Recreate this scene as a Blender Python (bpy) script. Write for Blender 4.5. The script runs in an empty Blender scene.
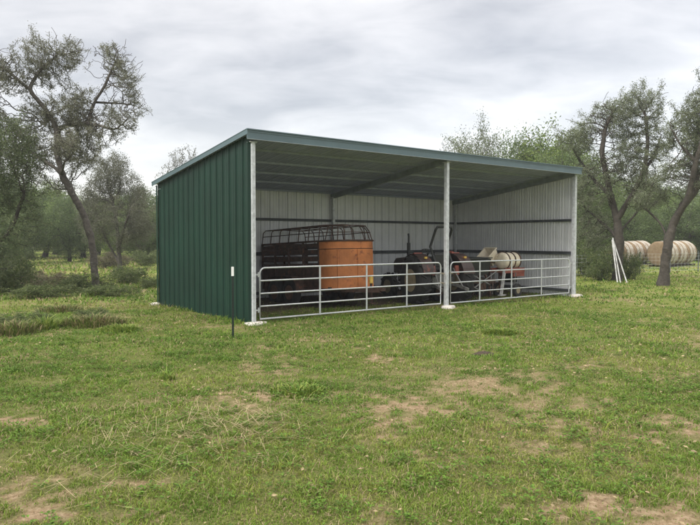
import bpy, math, random
import numpy as np
from mathutils import Vector, Matrix
R = math.radians
random.seed(7); rng = np.random.default_rng(7)
scene = bpy.context.scene
C = scene.collection

# ------------------------------------------------------------------ camera
F = 640.0; PITCH = math.atan(22.5/F); CAMH = 1.70
cd = bpy.data.cameras.new('camera'); cam = bpy.data.objects.new('camera', cd); C.objects.link(cam)
cam.location = (0, 0, CAMH); cam.rotation_euler = (math.pi/2 - PITCH, 0, 0)
cd.sensor_width = 36; cd.lens = F/700*36; cd.clip_start = 0.05; cd.clip_end = 3000
scene.camera = cam
# ------------------------------------------------------------------ world: overcast
SUN_EL, SUN_AZ = R(46), R(228)          # azimuth clockwise from +Y
w = bpy.data.worlds.new('World'); scene.world = w; w.use_nodes = True
nt = w.node_tree; nt.nodes.clear()
def N(t, typ, **kw):
    n = t.nodes.new(typ)
    for k, v in kw.items(): setattr(n, k, v)
    return n
out = N(nt, 'ShaderNodeOutputWorld'); add = N(nt, 'ShaderNodeAddShader')
sky = N(nt, 'ShaderNodeTexSky', sky_type='NISHITA', sun_disc=False, sun_elevation=SUN_EL, sun_rotation=SUN_AZ)
b1 = N(nt, 'ShaderNodeBackground'); b1.inputs[1].default_value = 0.03; nt.links.new(sky.outputs[0], b1.inputs[0])
tc = N(nt, 'ShaderNodeTexCoord'); sep = N(nt, 'ShaderNodeSeparateXYZ'); nt.links.new(tc.outputs['Generated'], sep.inputs[0])
def M2(t, op, a, b=None, clamp=False):
    n = N(t, 'ShaderNodeMath', operation=op, use_clamp=clamp)
    for i, x in enumerate((a, b)):
        if x is None: continue
        if isinstance(x, (int, float)): n.inputs[i].default_value = x
        else: t.links.new(x, n.inputs[i])
    return n.outputs[0]
zc = M2(nt, 'MAXIMUM', sep.outputs[2], 0.0)
zz = M2(nt, 'ADD', zc, 0.26)
cx = M2(nt, 'DIVIDE', sep.outputs[0], zz); cy = M2(nt, 'DIVIDE', sep.outputs[1], zz)
comb = N(nt, 'ShaderNodeCombineXYZ'); nt.links.new(cx, comb.inputs[0]); nt.links.new(cy, comb.inputs[1])
mp = N(nt, 'ShaderNodeMapping'); mp.inputs['Scale'].default_value = (0.95, 1.5, 1); mp.inputs['Rotation'].default_value = (0, 0, .22); mp.inputs['Location'].default_value = (7.9, 2.3, 0); nt.links.new(comb.outputs[0], mp.inputs[0])
n1 = N(nt, 'ShaderNodeTexNoise'); n1.inputs['Scale'].default_value = 1.25; n1.inputs['Detail'].default_value = 10; n1.inputs['Roughness'].default_value = 0.52; n1.inputs['Distortion'].default_value = .25
nt.links.new(mp.outputs[0], n1.inputs['Vector'])
n2 = N(nt, 'ShaderNodeTexNoise'); n2.inputs['Scale'].default_value = 3.6; n2.inputs['Detail'].default_value = 8; n2.inputs['Roughness'].default_value = .55; n2.inputs['Distortion'].default_value = .5
nt.links.new(mp.outputs[0], n2.inputs['Vector'])
mixn = M2(nt, 'ADD', M2(nt, 'MULTIPLY', n1.outputs[0], .68), M2(nt, 'MULTIPLY', n2.outputs[0], .32))
cr = N(nt, 'ShaderNodeValToRGB'); nt.links.new(mixn, cr.inputs[0])
e = cr.color_ramp.elements
e[0].position = .36; e[0].color = (.44, .42, .405, 1); e[1].position = .62; e[1].color = (.86, .82, .775, 1)
m_ = e.new(.5); m_.color = (.66, .63, .60, 1)
# brighter towards the sun's side and towards the zenith, bright band above the horizon
hz = M2(nt, 'SUBTRACT', 1.0, M2(nt, 'MULTIPLY', zc, 5.0), True)
mixh = N(nt, 'ShaderNodeMix', data_type='RGBA'); nt.links.new(M2(nt, 'MULTIPLY', hz, .8), mixh.inputs[0])
nt.links.new(cr.outputs[0], mixh.inputs[6]); mixh.inputs[7].default_value = (.93, .89, .85, 1)
b2 = N(nt, 'ShaderNodeBackground'); nt.links.new(mixh.outputs[2], b2.inputs[0])
z2 = M2(nt, 'SUBTRACT', zc, .42); z3 = M2(nt, 'MAXIMUM', z2, 0.0)
nt.links.new(M2(nt, 'ADD', M2(nt, 'MULTIPLY', z3, 3.6), .555), b2.inputs[1])
nt.links.new(b1.outputs[0], add.inputs[0]); nt.links.new(b2.outputs[0], add.inputs[1]); nt.links.new(add.outputs[0], out.inputs[0])
sl = bpy.data.lights.new('sun', 'SUN'); sl.energy = 1.5; sl.angle = R(14); sl.color = (1, .965, .9)
so = bpy.data.objects.new('sun', sl); C.objects.link(so)
sd = Vector((math.sin(SUN_AZ)*math.cos(SUN_EL), math.cos(SUN_AZ)*math.cos(SUN_EL), math.sin(SUN_EL)))
so.rotation_euler = sd.to_track_quat('Z', 'Y').to_euler(); so.location = (0, 0, 30)
vs = scene.view_settings; vs.view_transform = 'Standard'; vs.look = 'None'; vs.exposure = 0.95; vs.gamma = 1; vs.use_curve_mapping = False

# ------------------------------------------------------------------ helpers
def mat(name, col, rough=.7, metal=0, var=.15, scale=4, bump=0, bscale=30, col2=None, spots=None, spec=None):
    m = bpy.data.materials.new(name); m.use_nodes = True; t = m.node_tree
    p = t.nodes['Principled BSDF']; p.inputs['Roughness'].default_value = rough; p.inputs['Metallic'].default_value = metal
    if spec is not None: p.inputs['Specular IOR Level'].default_value = spec
    co = N(t, 'ShaderNodeTexCoord')
    n = N(t, 'ShaderNodeTexNoise'); n.inputs['Scale'].default_value = scale; n.inputs['Detail'].default_value = 6; n.inputs['Roughness'].default_value = .6
    t.links.new(co.outputs['Object'], n.inputs['Vector'])
    r = N(t, 'ShaderNodeValToRGB'); t.links.new(n.outputs[0], r.inputs[0])
    c2 = col2 or tuple(min(1, c*(1+var)) for c in col); c1 = tuple(c*(1-var) for c in col) if not col2 else col
    r.color_ramp.elements[0].position = .35; r.color_ramp.elements[0].color = (*c1, 1)
    r.color_ramp.elements[1].position = .65; r.color_ramp.elements[1].color = (*c2, 1)
    last = r.outputs[0]
    if spots:
        n3 = N(t, 'ShaderNodeTexNoise'); n3.inputs['Scale'].default_value = spots[1]; n3.inputs['Detail'].default_value = 8; n3.inputs['Roughness'].default_value = .7
        t.links.new(co.outputs['Object'], n3.inputs['Vector'])
        r3 = N(t, 'ShaderNodeValToRGB'); t.links.new(n3.outputs[0], r3.inputs[0]); r3.color_ramp.elements[0].position = spots[2]; r3.color_ramp.elements[1].position = spots[2]+.08
        mx = N(t, 'ShaderNodeMix', data_type='RGBA'); t.links.new(r3.outputs[0], mx.inputs[0]); t.links.new(last, mx.inputs[6]); mx.inputs[7].default_value = (*spots[0], 1)
        last = mx.outputs[2]
    t.links.new(last, p.inputs['Base Color'])
    if bump:
        n2 = N(t, 'ShaderNodeTexNoise'); n2.inputs['Scale'].default_value = bscale; n2.inputs['Detail'].default_value = 5
        t.links.new(co.outputs['Object'], n2.inputs['Vector'])
        b = N(t, 'ShaderNodeBump'); b.inputs['Strength'].default_value = bump; b.inputs['Distance'].default_value = .03
        t.links.new(n2.outputs[0], b.inputs['Height']); t.links.new(b.outputs[0], p.inputs['Normal'])
    return m
def leafmat(name, trans=.35, attr='tone'):
    m = bpy.data.materials.new(name); m.use_nodes = True; t = m.node_tree
    p = t.nodes['Principled BSDF']; p.inputs['Roughness'].default_value = .6; p.inputs['Specular IOR Level'].default_value = .25
    a = N(t, 'ShaderNodeAttribute', attribute_name=attr); t.links.new(a.outputs['Color'], p.inputs['Base Color'])
    tr = N(t, 'ShaderNodeBsdfTranslucent'); t.links.new(a.outputs['Color'], tr.inputs[0])
    mx = N(t, 'ShaderNodeMixShader'); mx.inputs[0].default_value = trans
    o = t.nodes['Material Output']; t.links.new(p.outputs[0], mx.inputs[1]); t.links.new(tr.outputs[0], mx.inputs[2]); t.links.new(mx.outputs[0], o.inputs[0])
    return m
def link(o, parent=None):
    C.objects.link(o)
    if parent is not None: o.parent = parent
    return o
def tag(o, label=None, cat=None, group=None, kind=None):
    if label: o['label'] = label
    if cat: o['category'] = cat
    if group: o['group'] = group
    if kind: o['kind'] = kind
    return o
def thing(name, label, cat, loc=(0, 0, 0), rz=0, group=None):
    o = bpy.data.objects.new(name, None); o.empty_display_size = .2; C.objects.link(o)
    o.location = loc; o.rotation_euler = (0, 0, rz); return tag(o, label, cat, group)
def fast_mesh(name, V, Fs, col=None, smooth=False, colname='tone'):
    """V (n,3), Fs (m,k) index array; col per vertex (n,3)"""
    V = np.asarray(V, np.float32); Fs = np.asarray(Fs, np.int32); me = bpy.data.meshes.new(name)
    k = Fs.shape[1]; me.vertices.add(len(V)); me.vertices.foreach_set('co', V.ravel())
    me.loops.add(Fs.size); me.loops.foreach_set('vertex_index', Fs.ravel())
    me.polygons.add(len(Fs)); me.polygons.foreach_set('loop_start', np.arange(0, Fs.size, k, dtype=np.int32))
    me.polygons.foreach_set('use_smooth', np.full(len(Fs), smooth))
    me.update(calc_edges=True)
    if col is not None:
        a = me.attributes.new(colname, 'FLOAT_COLOR', 'POINT')
        c4 = np.ones((len(V), 4), np.float32); c4[:, :3] = col; a.data.foreach_set('color', c4.ravel())
    return me
class MB:
    def __init__(s): s.v = []; s.f = []; s.m = []; s.sm = []
    def add(s, vs, fs, mi=0, smooth=False):
        o = len(s.v); s.v += [tuple(v) for v in vs]; s.f += [tuple(i+o for i in f) for f in fs]; s.m += [mi]*len(fs); s.sm += [smooth]*len(fs); return s
    def box(s, c, d, rot=None, mi=0, bev=0):
        x, y, z = (q/2 for q in d); vs = [Vector(p) for p in ((-x,-y,-z),(x,-y,-z),(x,y,-z),(-x,y,-z),(-x,-y,z),(x,-y,z),(x,y,z),(-x,y,z))]
        if rot is not None: vs = [rot @ v for v in vs]
        c = Vector(c); return s.add([v+c for v in vs], [(0,3,2,1),(4,5,6,7),(0,1,5,4),(1,2,6,5),(2,3,7,6),(3,0,4,7)], mi)
    def beam(s, a, b, wd, h, mi=0, up=(0, 0, 1)):
        a = Vector(a); b = Vector(b); d = (b-a); L = d.length; d.normalize(); u = Vector(up)
        if abs(d.dot(u)) > .98: u = Vector((1, 0, 0))
        y = u.cross(d).normalized(); z = d.cross(y)
        rot = Matrix((d, y, z)).transposed(); return s.box((a+b)/2, (L, wd, h), rot, mi)
    def tube(s, pts, r, k=8, mi=0, caps=True, closed=False):
        pts = [Vector(p) for p in pts]; n = len(pts); rs = r if isinstance(r, (list, tuple)) else [r]*n
        vs = []; prev = None
        for i, p in enumerate(pts):
            if closed: d = (pts[(i+1) % n]-pts[i-1]).normalized()
            else: d = (pts[min(i+1, n-1)]-pts[max(i-1, 0)]).normalized()
            if prev is None:
                prev = d.orthogonal().normalized()
            x = (prev - d*prev.dot(d)).normalized(); prev = x; y = d.cross(x)
            for j in range(k):
                a = 2*math.pi*j/k; vs.append(p+(x*math.cos(a)+y*math.sin(a))*rs[i])
        fs = []
        m = n if closed else n-1
        for i in range(m):
            for j in range(k):
                a0 = i*k; b0 = ((i+1) % n)*k; fs.append((a0+j, a0+(j+1) % k, b0+(j+1) % k, b0+j))
        s.add(vs, fs, mi, True)
        if caps and not closed: s.add(vs, [tuple(range(k))[::-1], tuple(range((n-1)*k, n*k))], mi)
        return s
    def lathe(s, prof, k=24, c=(0, 0, 0), rot=None, mi=0, smooth=True):
        """prof [(r,h)] about local z"""
        vs = []; c = Vector(c)
        for (r, h) in prof:
            for j in range(k):
                a = 2*math.pi*j/k; v = Vector((r*math.cos(a), r*math.sin(a), h)); v = rot @ v if rot is not None else v; vs.append(v+c)
        fs = []
        for i in range(len(prof)-1):
            for j in range(k): fs.append((i*k+j, i*k+(j+1) % k, (i+1)*k+(j+1) % k, (i+1)*k+j))
        s.add(vs, fs, mi, smooth); s.add(vs, [tuple(range(k))[::-1], tuple(range((len(prof)-1)*k, len(prof)*k))], mi); return s
    def build(s, name, mats, parent=None, bevel=0):
        me = bpy.data.meshes.new(name); me.from_pydata([tuple(v) for v in s.v], [], s.f)
        mats = mats if isinstance(mats, (list, tuple)) else [mats]
        for m in mats: me.materials.append(m)
        me.polygons.foreach_set('material_index', s.m); me.polygons.foreach_set('use_smooth', s.sm); me.update()
        o = bpy.data.objects.new(name, me); link(o, parent)
        if bevel:
            b = o.modifiers.new('bevel', 'BEVEL'); b.width = bevel; b.segments = 2; b.limit_method = 'ANGLE'
        return o
def copy_tree(o, parent=None):
    c = o.copy(); C.objects.link(c); c.parent = parent
    for ch in [q for q in list(C.objects) if q.parent == o]: copy_tree(ch, c)
    return c
def vnoise(x, y, seed=0):
    xi = np.floor(x).astype(np.int64); yi = np.floor(y).astype(np.int64); xf = x-xi; yf = y-yi
    def h(a, b):
        n = (a*374761393 + b*668265263 + seed*2147483647) & 0xffffffff
        n = ((n ^ (n >> 13))*1274126177) & 0xffffffff
        return ((n ^ (n >> 16)) & 0xffff)/65535.0
    u = xf*xf*(3-2*xf); v = yf*yf*(3-2*yf)
    return (h(xi, yi)*(1-u)+h(xi+1, yi)*u)*(1-v)+(h(xi, yi+1)*(1-u)+h(xi+1, yi+1)*u)*v
def fbm(x, y, o=4, seed=0):
    s = 0; a = .5; t = 0
    for i in range(o): s = s+a*vnoise(x, y, seed+i*17); t += a; x = x*2.03+11.7; y = y*2.03+5.3; a *= .5
    return s/t
def gp(px, py):
    """ground point (z = 0) under a place measured in the photograph"""
    dx = (px-350)/F; dz = -(py-262.5)/F; c, s_ = math.cos(PITCH), math.sin(PITCH)
    d = Vector((dx, c+dz*s_, -s_+dz*c)); k = -CAMH/d.z; return d.x*k, d.y*k

# ------------------------------------------------------------------ materials
M = {}
M['galv'] = mat('galvanised_steel', (.56, .58, .59), .5, .25, .18, 14, .1, 60)
M['gate'] = mat('gate_steel', (.52, .54, .54), .42, .35, .12, 20)
M['green'] = mat('green_sheet', (.0045, .0285, .0175), .46, 0, .16, .9, .22, 1.6, spec=.35)
M['trim'] = mat('trim_sheet', (.095, .145, .160), .38, .1, .10, 2, spec=.6)
M['inner'] = mat('inner_sheet', (.66, .67, .68), .5, .12, .08, 1.5, .05, 3)
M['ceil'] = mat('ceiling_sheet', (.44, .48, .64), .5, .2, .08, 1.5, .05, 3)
M['pipe'] = mat('weathered_pipe', (.42, .42, .40), .7, 0, .3, 6)
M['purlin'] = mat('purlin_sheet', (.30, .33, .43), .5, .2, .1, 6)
M['red_iron'] = mat('dark_steel_girt', (.075, .085, .09), .6, .2, .2, 5)
M['lightsteel'] = mat('purlin_steel', (.26, .29, .30), .5, .3, .15, 6)
M['concrete'] = mat('white_concrete', (.50, .47, .42), .9, 0, .15, 9, .6, 25, spots=((.36, .31, .24), 7, .56))
M['rust'] = mat('rust_orange', (.47, .165, .050), .75, 0, .22, 2.2, .2, 30, spots=((.20, .062, .028), 5, .56))
M['rustdark'] = mat('rust_dark', (.060, .032, .022), .85, 0, .4, 9, .2, 40, spots=((.15, .06, .03), 7, .56))
M['wood'] = mat('old_board', (.035, .028, .022), .9, 0, .3, 8, .3, 30)
M['tyre'] = mat('tyre_rubber', (.022, .022, .021), .85, 0, .25, 12, .2, 40)
M['rim'] = mat('tan_rim', (.30, .25, .16), .65, 0, .2, 10, spots=((.14, .08, .04), 10, .58))
M['rimd'] = mat('rusty_rim', (.12, .065, .04), .8, 0, .3, 14)
M['black'] = mat('black_paint', (.018, .020, .018), .55, .1, .3, 10)
M['redblack'] = mat('worn_red_black_paint', (.035, .019, .015), .6, 0, .3, 8, spots=((.15, .045, .028), 6, .56))
M['redp'] = mat('faded_red_paint', (.24, .065, .042), .55, 0, .25, 9, spots=((.10, .03, .02), 14, .60))
M['grey'] = mat('grey_castings', (.16, .16, .15), .6, .3, .3, 12)
M['seat'] = mat('seat_vinyl', (.03, .03, .03), .5, 0, .2, 10)
M['cream'] = mat('cream_tank', (.72, .64, .49), .5, 0, .14, 5, spots=((.42, .32, .19), 7, .58))
M['yellow'] = mat('yellow_paint', (.60, .40, .08), .55, 0, .2, 12)
M['white'] = mat('white_paint', (.78, .78, .76), .5, 0, .05, 12)
M['strap'] = mat('black_strap', (.015, .013, .012), .7)
M['postgreen'] = mat('dark_green_post', (.012, .022, .016), .6, .2, .2, 30)
M['soil'] = mat('dark_soil', (.05, .035, .022), .95, 0, .4, 20, .8, 40)
M['bark'] = mat('bark', (.075, .066, .055), .95, 0, .35, 9, .9, 22, spots=((.20, .19, .165), 6, .60))
M['bark2'] = mat('dark_bark', (.055, .047, .037), .95, 0, .3, 9, .9, 22, spots=((.13, .12, .10), 6, .62))
M['hayface'] = mat('hay_end', (.22, .15, .085), .95, 0, .35, 7, .8, 30, col2=(.28, .21, .13))
M['wrap'] = mat('net_wrap', (.46, .42, .35), .6, 0, .12, 4, .3, 20, spots=((.26, .19, .12), 6, .52))
M['hayside'] = mat('hay_side', (.22, .12, .06), .95, 0, .3, 9, .8, 30)
M['timber'] = mat('timber', (.05, .04, .03), .9, 0, .3, 9)
M['leaf'] = leafmat('leaf', .35)
M['grass'] = leafmat('grass_blade', .3)

# ground
g = bpy.data.materials.new('pasture'); g.use_nodes = True; t = g.node_tree; p = t.nodes['Principled BSDF']; p.inputs['Roughness'].default_value = .95; p.inputs['Specular IOR Level'].default_value = .1
co = N(t, 'ShaderNodeTexCoord'); at = N(t, 'ShaderNodeAttribute', attribute_name='dirt')
def noise(t, sc, det=6, rough=.6):
    n = N(t, 'ShaderNodeTexNoise'); n.inputs['Scale'].default_value = sc; n.inputs['Detail'].default_value = det; n.inputs['Roughness'].default_value = rough
    t.links.new(co.outputs['Object'], n.inputs['Vector']); return n.outputs[0]
def ramp(t, s, els):
    r = N(t, 'ShaderNodeValToRGB'); t.links.new(s, r.inputs[0]); E = r.color_ramp.elements
    while len(E) > 1: E.remove(E[-1])
    E[0].position = els[0][0]; E[0].color = (*els[0][1], 1)
    for q, c in els[1:]: x = E.new(q); x.color = (*c, 1)
    return r.outputs[0]
def mixc(t, f, a, b):
    mx = N(t, 'ShaderNodeMix', data_type='RGBA'); t.links.new(f, mx.inputs[0]); t.links.new(a, mx.inputs[6]); t.links.new(b, mx.inputs[7]); return mx.outputs[2]
sepc = N(t, 'ShaderNodeSeparateColor'); t.links.new(at.outputs['Color'], sepc.inputs[0])
turf = ramp(t, noise(t, 60, 5, .8), [(.30, (.035, .045, .014)), (.48, (.09, .11, .028)), (.60, (.17, .155, .06)), (.74, (.31, .25, .14))])
turf2 = ramp(t, noise(t, .22, 6, .6), [(.35, (.10, .145, .028)), (.5, (.155, .19, .040)), (.65, (.21, .215, .065))])
far = N(t, 'ShaderNodeMix', data_type='RGBA'); t.links.new(sepc.outputs[1], far.inputs[0]); t.links.new(turf, far.inputs[6]); t.links.new(turf2, far.inputs[7])
soil = ramp(t, noise(t, 22, 8, .75), [(.30, (.11, .072, .042)), (.48, (.24, .17, .10)), (.72, (.42, .33, .22))])
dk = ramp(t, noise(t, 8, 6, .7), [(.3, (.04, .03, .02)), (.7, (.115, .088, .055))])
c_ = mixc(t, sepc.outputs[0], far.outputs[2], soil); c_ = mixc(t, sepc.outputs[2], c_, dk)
t.links.new(c_, p.inputs['Base Color'])
bp = N(t, 'ShaderNodeBump'); bp.inputs['Strength'].default_value = .8; bp.inputs['Distance'].default_value = .03; t.links.new(noise(t, 35, 8, .7), bp.inputs['Height']); t.links.new(bp.outputs[0], p.inputs['Normal'])
M['ground'] = g

# ------------------------------------------------------------------ shed frame of reference
A = np.array([-1.944, 12.80]); U = np.array([.7975, .6033]); Vd = np.array([-.6033, .7975])
SL, SD = 10.95, 5.0; ANG = math.atan2(U[1], U[0])
def W(s, tt, z=0): q = A+U*s+Vd*tt; return (q[0], q[1], z)
def shed_local(x, y): dx = x-A[0]; dy = y-A[1]; return dx*U[0]+dy*U[1], dx*Vd[0]+dy*Vd[1]

# dirt patches: (px, py, radius across m, radius deep m, strength)
patches = []
for px, py, rx, ry, st in [(229,397,.42,.35,1.0),(200,402,.35,.22,.5),(253,366,.25,.4,.5),(389,358,.30,.45,.9),(382,368,.3,.4,.35),
    (424,402,.42,.28,.9),(398,432,.33,.40,.75),(385,416,.4,.35,.6),(440,412,.4,.16,.7),(462,385,.45,.45,.65),(486,382,.3,.4,.5),(525,378,.5,.7,.5),(535,396,.55,.6,.5),(517,402,.3,.3,.55),
    (527,440,.3,.25,.55),(410,370,.8,.6,.3),(20,515,.40,.22,1.0),(48,505,.25,.13,.7),(120,486,.25,.10,.9),(78,494,.2,.1,.6),(8,422,.30,.25,.9),(190,517,.12,.08,.6),
    (640,512,.42,.26,.9),(690,520,.35,.3,.9),(600,505,.3,.12,.5),(694,430,.5,.35,.8),(660,424,.6,.15,.4),(600,421,.9,.12,.5),(578,421,.3,.1,.5),(545,398,.2,.3,.4),
    (100,318,.6,.7,.5),(45,360,.7,.4,.3),(150,330,.6,.4,.35),(610,299,1.0,.8,.4),(690,268,6,1.6,.55),(662,284,.9,.8,.35),(300,362,.3,.5,.3),(350,395,.25,.25,.4),(655,276,3,1.2,.3)]:
    x, y = gp(px, py); patches.append((x, y, rx, ry, st))
def dirt_mask(x, y):
    n = fbm(x*3.1, y*3.1, 4, 3); n2 = fbm(x*11, y*11, 3, 9); m = np.zeros_like(x)
    for (a, b, rx, ry, st) in patches:
        d = np.sqrt(((x-a)/rx)**2+((y-b)/ry)**2); k = 1.05-d+(n-.5)*3.0+(n2-.5)*3.2
        m = np.maximum(m, min(1, st*1.25)*np.clip(k*1.2, 0, 1))
    loose = np.clip((fbm(x*.9, y*.9, 4, 21)-.54)*5, 0, 1)*np.clip((n2-.42)*4, 0, 1)*.8
    return np.clip(np.maximum(m, loose), 0, 1)
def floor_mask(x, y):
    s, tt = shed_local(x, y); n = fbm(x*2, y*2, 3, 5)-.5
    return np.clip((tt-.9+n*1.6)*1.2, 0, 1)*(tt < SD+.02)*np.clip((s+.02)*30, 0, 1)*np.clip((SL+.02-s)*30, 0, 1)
def height(x, y):
    r = np.hypot(x, y); h = (fbm(x*.35, y*.35, 3, 40)-.5)*.10+(fbm(x*1.7, y*1.7, 3, 44)-.5)*.035
    return h*np.clip((r-2)/3, 0, 1)*np.clip(1-(r-200)/300, .3, 1)
def axis(lo, hi, step, ext):
    a = list(np.arange(lo, hi, step)); s = step; x = a[-1]
    while x < ext: s *= 1.16; x += s; a.append(x)
    s = step; x = lo; pre = []
    while x > -ext: s *= 1.16; x -= s; pre.append(x)
    return np.array(pre[::-1]+a)
gx = axis(-9, 11, .07, 900); gy = axis(2.5, 20, .07, 900)
X, Y = np.meshgrid(gx, gy); Xf, Yf = X.ravel(), Y.ravel(); nx, ny = len(gx), len(gy)
Z = height(Xf, Yf)
i = np.arange(nx-1)[None, :]+np.arange(ny-1)[:, None]*nx; i = i.ravel()
Fs = np.stack([i, i+1, i+nx+1, i+nx], 1)
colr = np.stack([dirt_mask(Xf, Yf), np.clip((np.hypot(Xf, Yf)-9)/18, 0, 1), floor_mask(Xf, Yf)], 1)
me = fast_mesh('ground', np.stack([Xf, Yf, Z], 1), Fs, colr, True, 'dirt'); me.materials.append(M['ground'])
o = link(bpy.data.objects.new('ground', me)); tag(o, kind='structure')
def gz(x, y): return float(height(np.array([float(x)]), np.array([float(y)]))[0])

# ------------------------------------------------------------------ shed
shed = thing('open_shed', 'three sided green metal loafing shed with an open front and a single slope roof', 'shed', W(0, 0), ANG)
# local frame: x along the front, y into the depth
HF, HB = 3.70, 3.06                       # underside of roof sheet, front and back
def roofz(y): return HF+(HB-HF)*y/SD
def ribbed(L, pitch=.305):
    """profile along L: list of (x, depth 0..1)"""
    pr = []; x = 0
    while x < L-.01:
        for dx, d in ((0, 0), (.085, 0), (.10, .35), (.112, .35), (.127, 0), (.185, 0), (.20, .35), (.212, .35), (.227, 0), (.262, 0), (.275, 1), (.292, 1)):
            if x+dx < L: pr.append((x+dx, d))
        x += pitch
    pr.append((L, 0)); return pr
def wall(path, L, ztop, outward, name, zbot=-.03):
    b = MB(); pr = ribbed(L); vs = []
    for (x, d) in pr:
        for off in (.029*d, .029*d-.004):
            for zf in (0, 1):
                px, py = path(x, off*outward); vs.append((px, py, zbot if zf == 0 else ztop(x)))
    n = len(pr); fo = []; fi = []; fe = []
    for k in range(n-1):
        a = k*4; c = a+4
        fo.append((a, c, c+1, a+1)); fi.append((a+2, a+3, c+3, c+2)); fe.append((a, a+2, c+2, c)); fe.append((a+1, c+1, c+3, a+3))
    fe.append((0, 1, 3, 2)); q = (n-1)*4; fe.append((q, q+2, q+3, q+1))
    b.add(vs, fo+fe, 0); b.add(vs, fi, 1); return b.build(name, [M['green'], M['inner']], shed)
wall(lambda x, o: (-.06-o, x), SD, lambda x: roofz(x)+.095, 1, 'side_wall')
wall(lambda x, o: (SL+.06+o, x), SD, lambda x: roofz(x)+.095, 1, 'side_wall')
wall(lambda x, o: (x-.06, SD+o), SL+.12, lambda x: HB+.09, 1, 'back_wall')
# corner trims
for cx_ in (-.099, SL+.099): MB().box((cx_, SD-.012, (HB+.12)/2), (.008, .09, HB)).build('corner_trim', M['green'], shed)
# roof sheet
OH = .10; x0, x1 = -.16, SL+.16; y0, y1 = -.10, SD+.14
pr = ribbed(x1-x0); vs = []
for (x, d) in pr:
    for dz in (.030*d+.012, .030*d+.008):
        for y in (y0, y1): vs.append((x0+x, y, roofz(y)+.10+dz))
fo = []; fi = []
for k in range(len(pr)-1):
    a = k*4; c = a+4; fo.append((a, c, c+1, a+1)); fi.append((a+2, a+3, c+3, c+2))
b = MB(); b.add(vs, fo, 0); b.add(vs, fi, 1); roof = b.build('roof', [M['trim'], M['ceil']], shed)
b = MB()   # front fascia: face, light drip edge below, cap above
zt = roofz(y0)+.165
b.box(((x0+x1)/2, y0-.012, zt-.10), (x1-x0+.04, .012, .18))
b.box(((x0+x1)/2, y0-.028, zt-.006), (x1-x0+.05, .045, .022))
b.box(((x0+x1)/2, y0-.024, zt-.040), (x1-x0+.04, .012, .030))
b.box(((x0+x1)/2, y0-.026, zt-.196), (x1-x0+.03, .035, .012), mi=1)
b.build('front_fascia', [M['trim'], M['lightsteel']], shed)
for sx, xx in ((-1, x0), (1, x1)):
    b = MB(); b.beam((xx+sx*.012, y0-.03, roofz(y0)+.115), (xx+sx*.012, y1, roofz(y1)+.115), .012, .10)
    b.beam((xx-sx*.02, y0-.03, roofz(y0)+.167), (xx-sx*.02, y1, roofz(y1)+.167), .09, .012)
    b.build('rake_trim', M['trim'], shed)
# posts with concrete footings
def footing(cx_, cy_, parent, sx=.26, sy=.2, seed=0):
    rr = random.Random(seed); k = 26; b = MB(); ring = []
    for j in range(k):
        a = 2*math.pi*j/k; q = 1+.22*math.sin(2*a+seed)+.14*math.sin(3*a+seed*2)+rr.uniform(-.10, .10); ring.append((cx_+sx*q*math.cos(a), cy_+sy*q*math.sin(a)))
    lv = [(1.04, -.08), (1.0, .018), (.86, .045), (.45, .058)]
    vs = [(cx_+(x-cx_)*m, cy_+(y-cy_)*m, z+(rr.uniform(-.006, .006) if z > 0 else 0)) for m, z in lv for x, y in ring]
    fs = [(i*k+j, i*k+(j+1) % k, (i+1)*k+(j+1) % k, (i+1)*k+j) for i in range(3) for j in range(k)]
    b.add(vs, fs, 0, True); b.add(vs, [tuple(range(3*k, 4*k))], 0); return b.build('footing', M['concrete'], parent)
PX = [0, 5.475, SL]
for ii, px in enumerate(PX):
    for jj, py in enumerate((0, SD-.12)):
        top = roofz(py)-.06; b = MB(); b.box((px, py, top/2), (.082, .10, top))
        b.box((px, py, top+.004), (.16, .16, .012))
        if jj == 0:
            b.box((px-.03, py-.054, top/2), (.016, .010, top-.02)); b.box((px+.03, py-.054, top/2), (.016, .010, top-.02))
        pm = b.build('post', M['galv'], shed, .006)
        footing(px+(.02 if jj == 0 else -.02), py-(.05 if jj == 0 else -.2), pm, .27 if ii < 1 else .21, .20, ii*7+jj)
pm = MB().box((-.005, SD/2, .5), (.001, .001, .001))
for px in PX:      # rafters
    b = MB(); o0 = .05 if px == 0 else (-.05 if px == SL else 0)
    b.beam((px+o0, -.04, roofz(-.04)-.01), (px+o0, SD-.02, roofz(SD)-.01), .065, .15); b.build('rafter', M['lightsteel'], shed)
for k, y in enumerate(np.linspace(.02, SD-.1, 6)):
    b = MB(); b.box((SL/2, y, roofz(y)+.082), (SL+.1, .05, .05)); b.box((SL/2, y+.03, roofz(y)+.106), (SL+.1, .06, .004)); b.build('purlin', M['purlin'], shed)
for z in (1.30, 2.30):
    h = .095 if z < 2 else .07
    MB().box((SL/2, SD-.05, z), (SL-.02, .05, h)).box((SL/2, SD-.09, z+h/2), (SL-.02, .08, .006)).build('girt', M['red_iron'], shed)
    for xx in (-.02, SL+.02):
        MB().box((xx, SD/2+.0, z), (.05, SD-.26, h)).box((xx+(.03 if xx < 0 else -.03), SD/2, z+h/2), (.06, SD-.26, .006)).build('girt', M['red_iron'], shed)
for xx in (-.02, SL+.02): MB().box((xx, SD/2, .16), (.05, SD-.26, .08)).build('girt', M['red_iron'], shed)
MB().box((SL/2, SD-.05, .16), (SL-.02, .05, .08)).build('girt', M['red_iron'], shed)
# side-wall front edge trim
for xx in (-.075, SL+.075): MB().box((xx, -.004, 1.86), (.07, .012, 3.60)).build('edge_trim', M['green'], shed)

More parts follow.
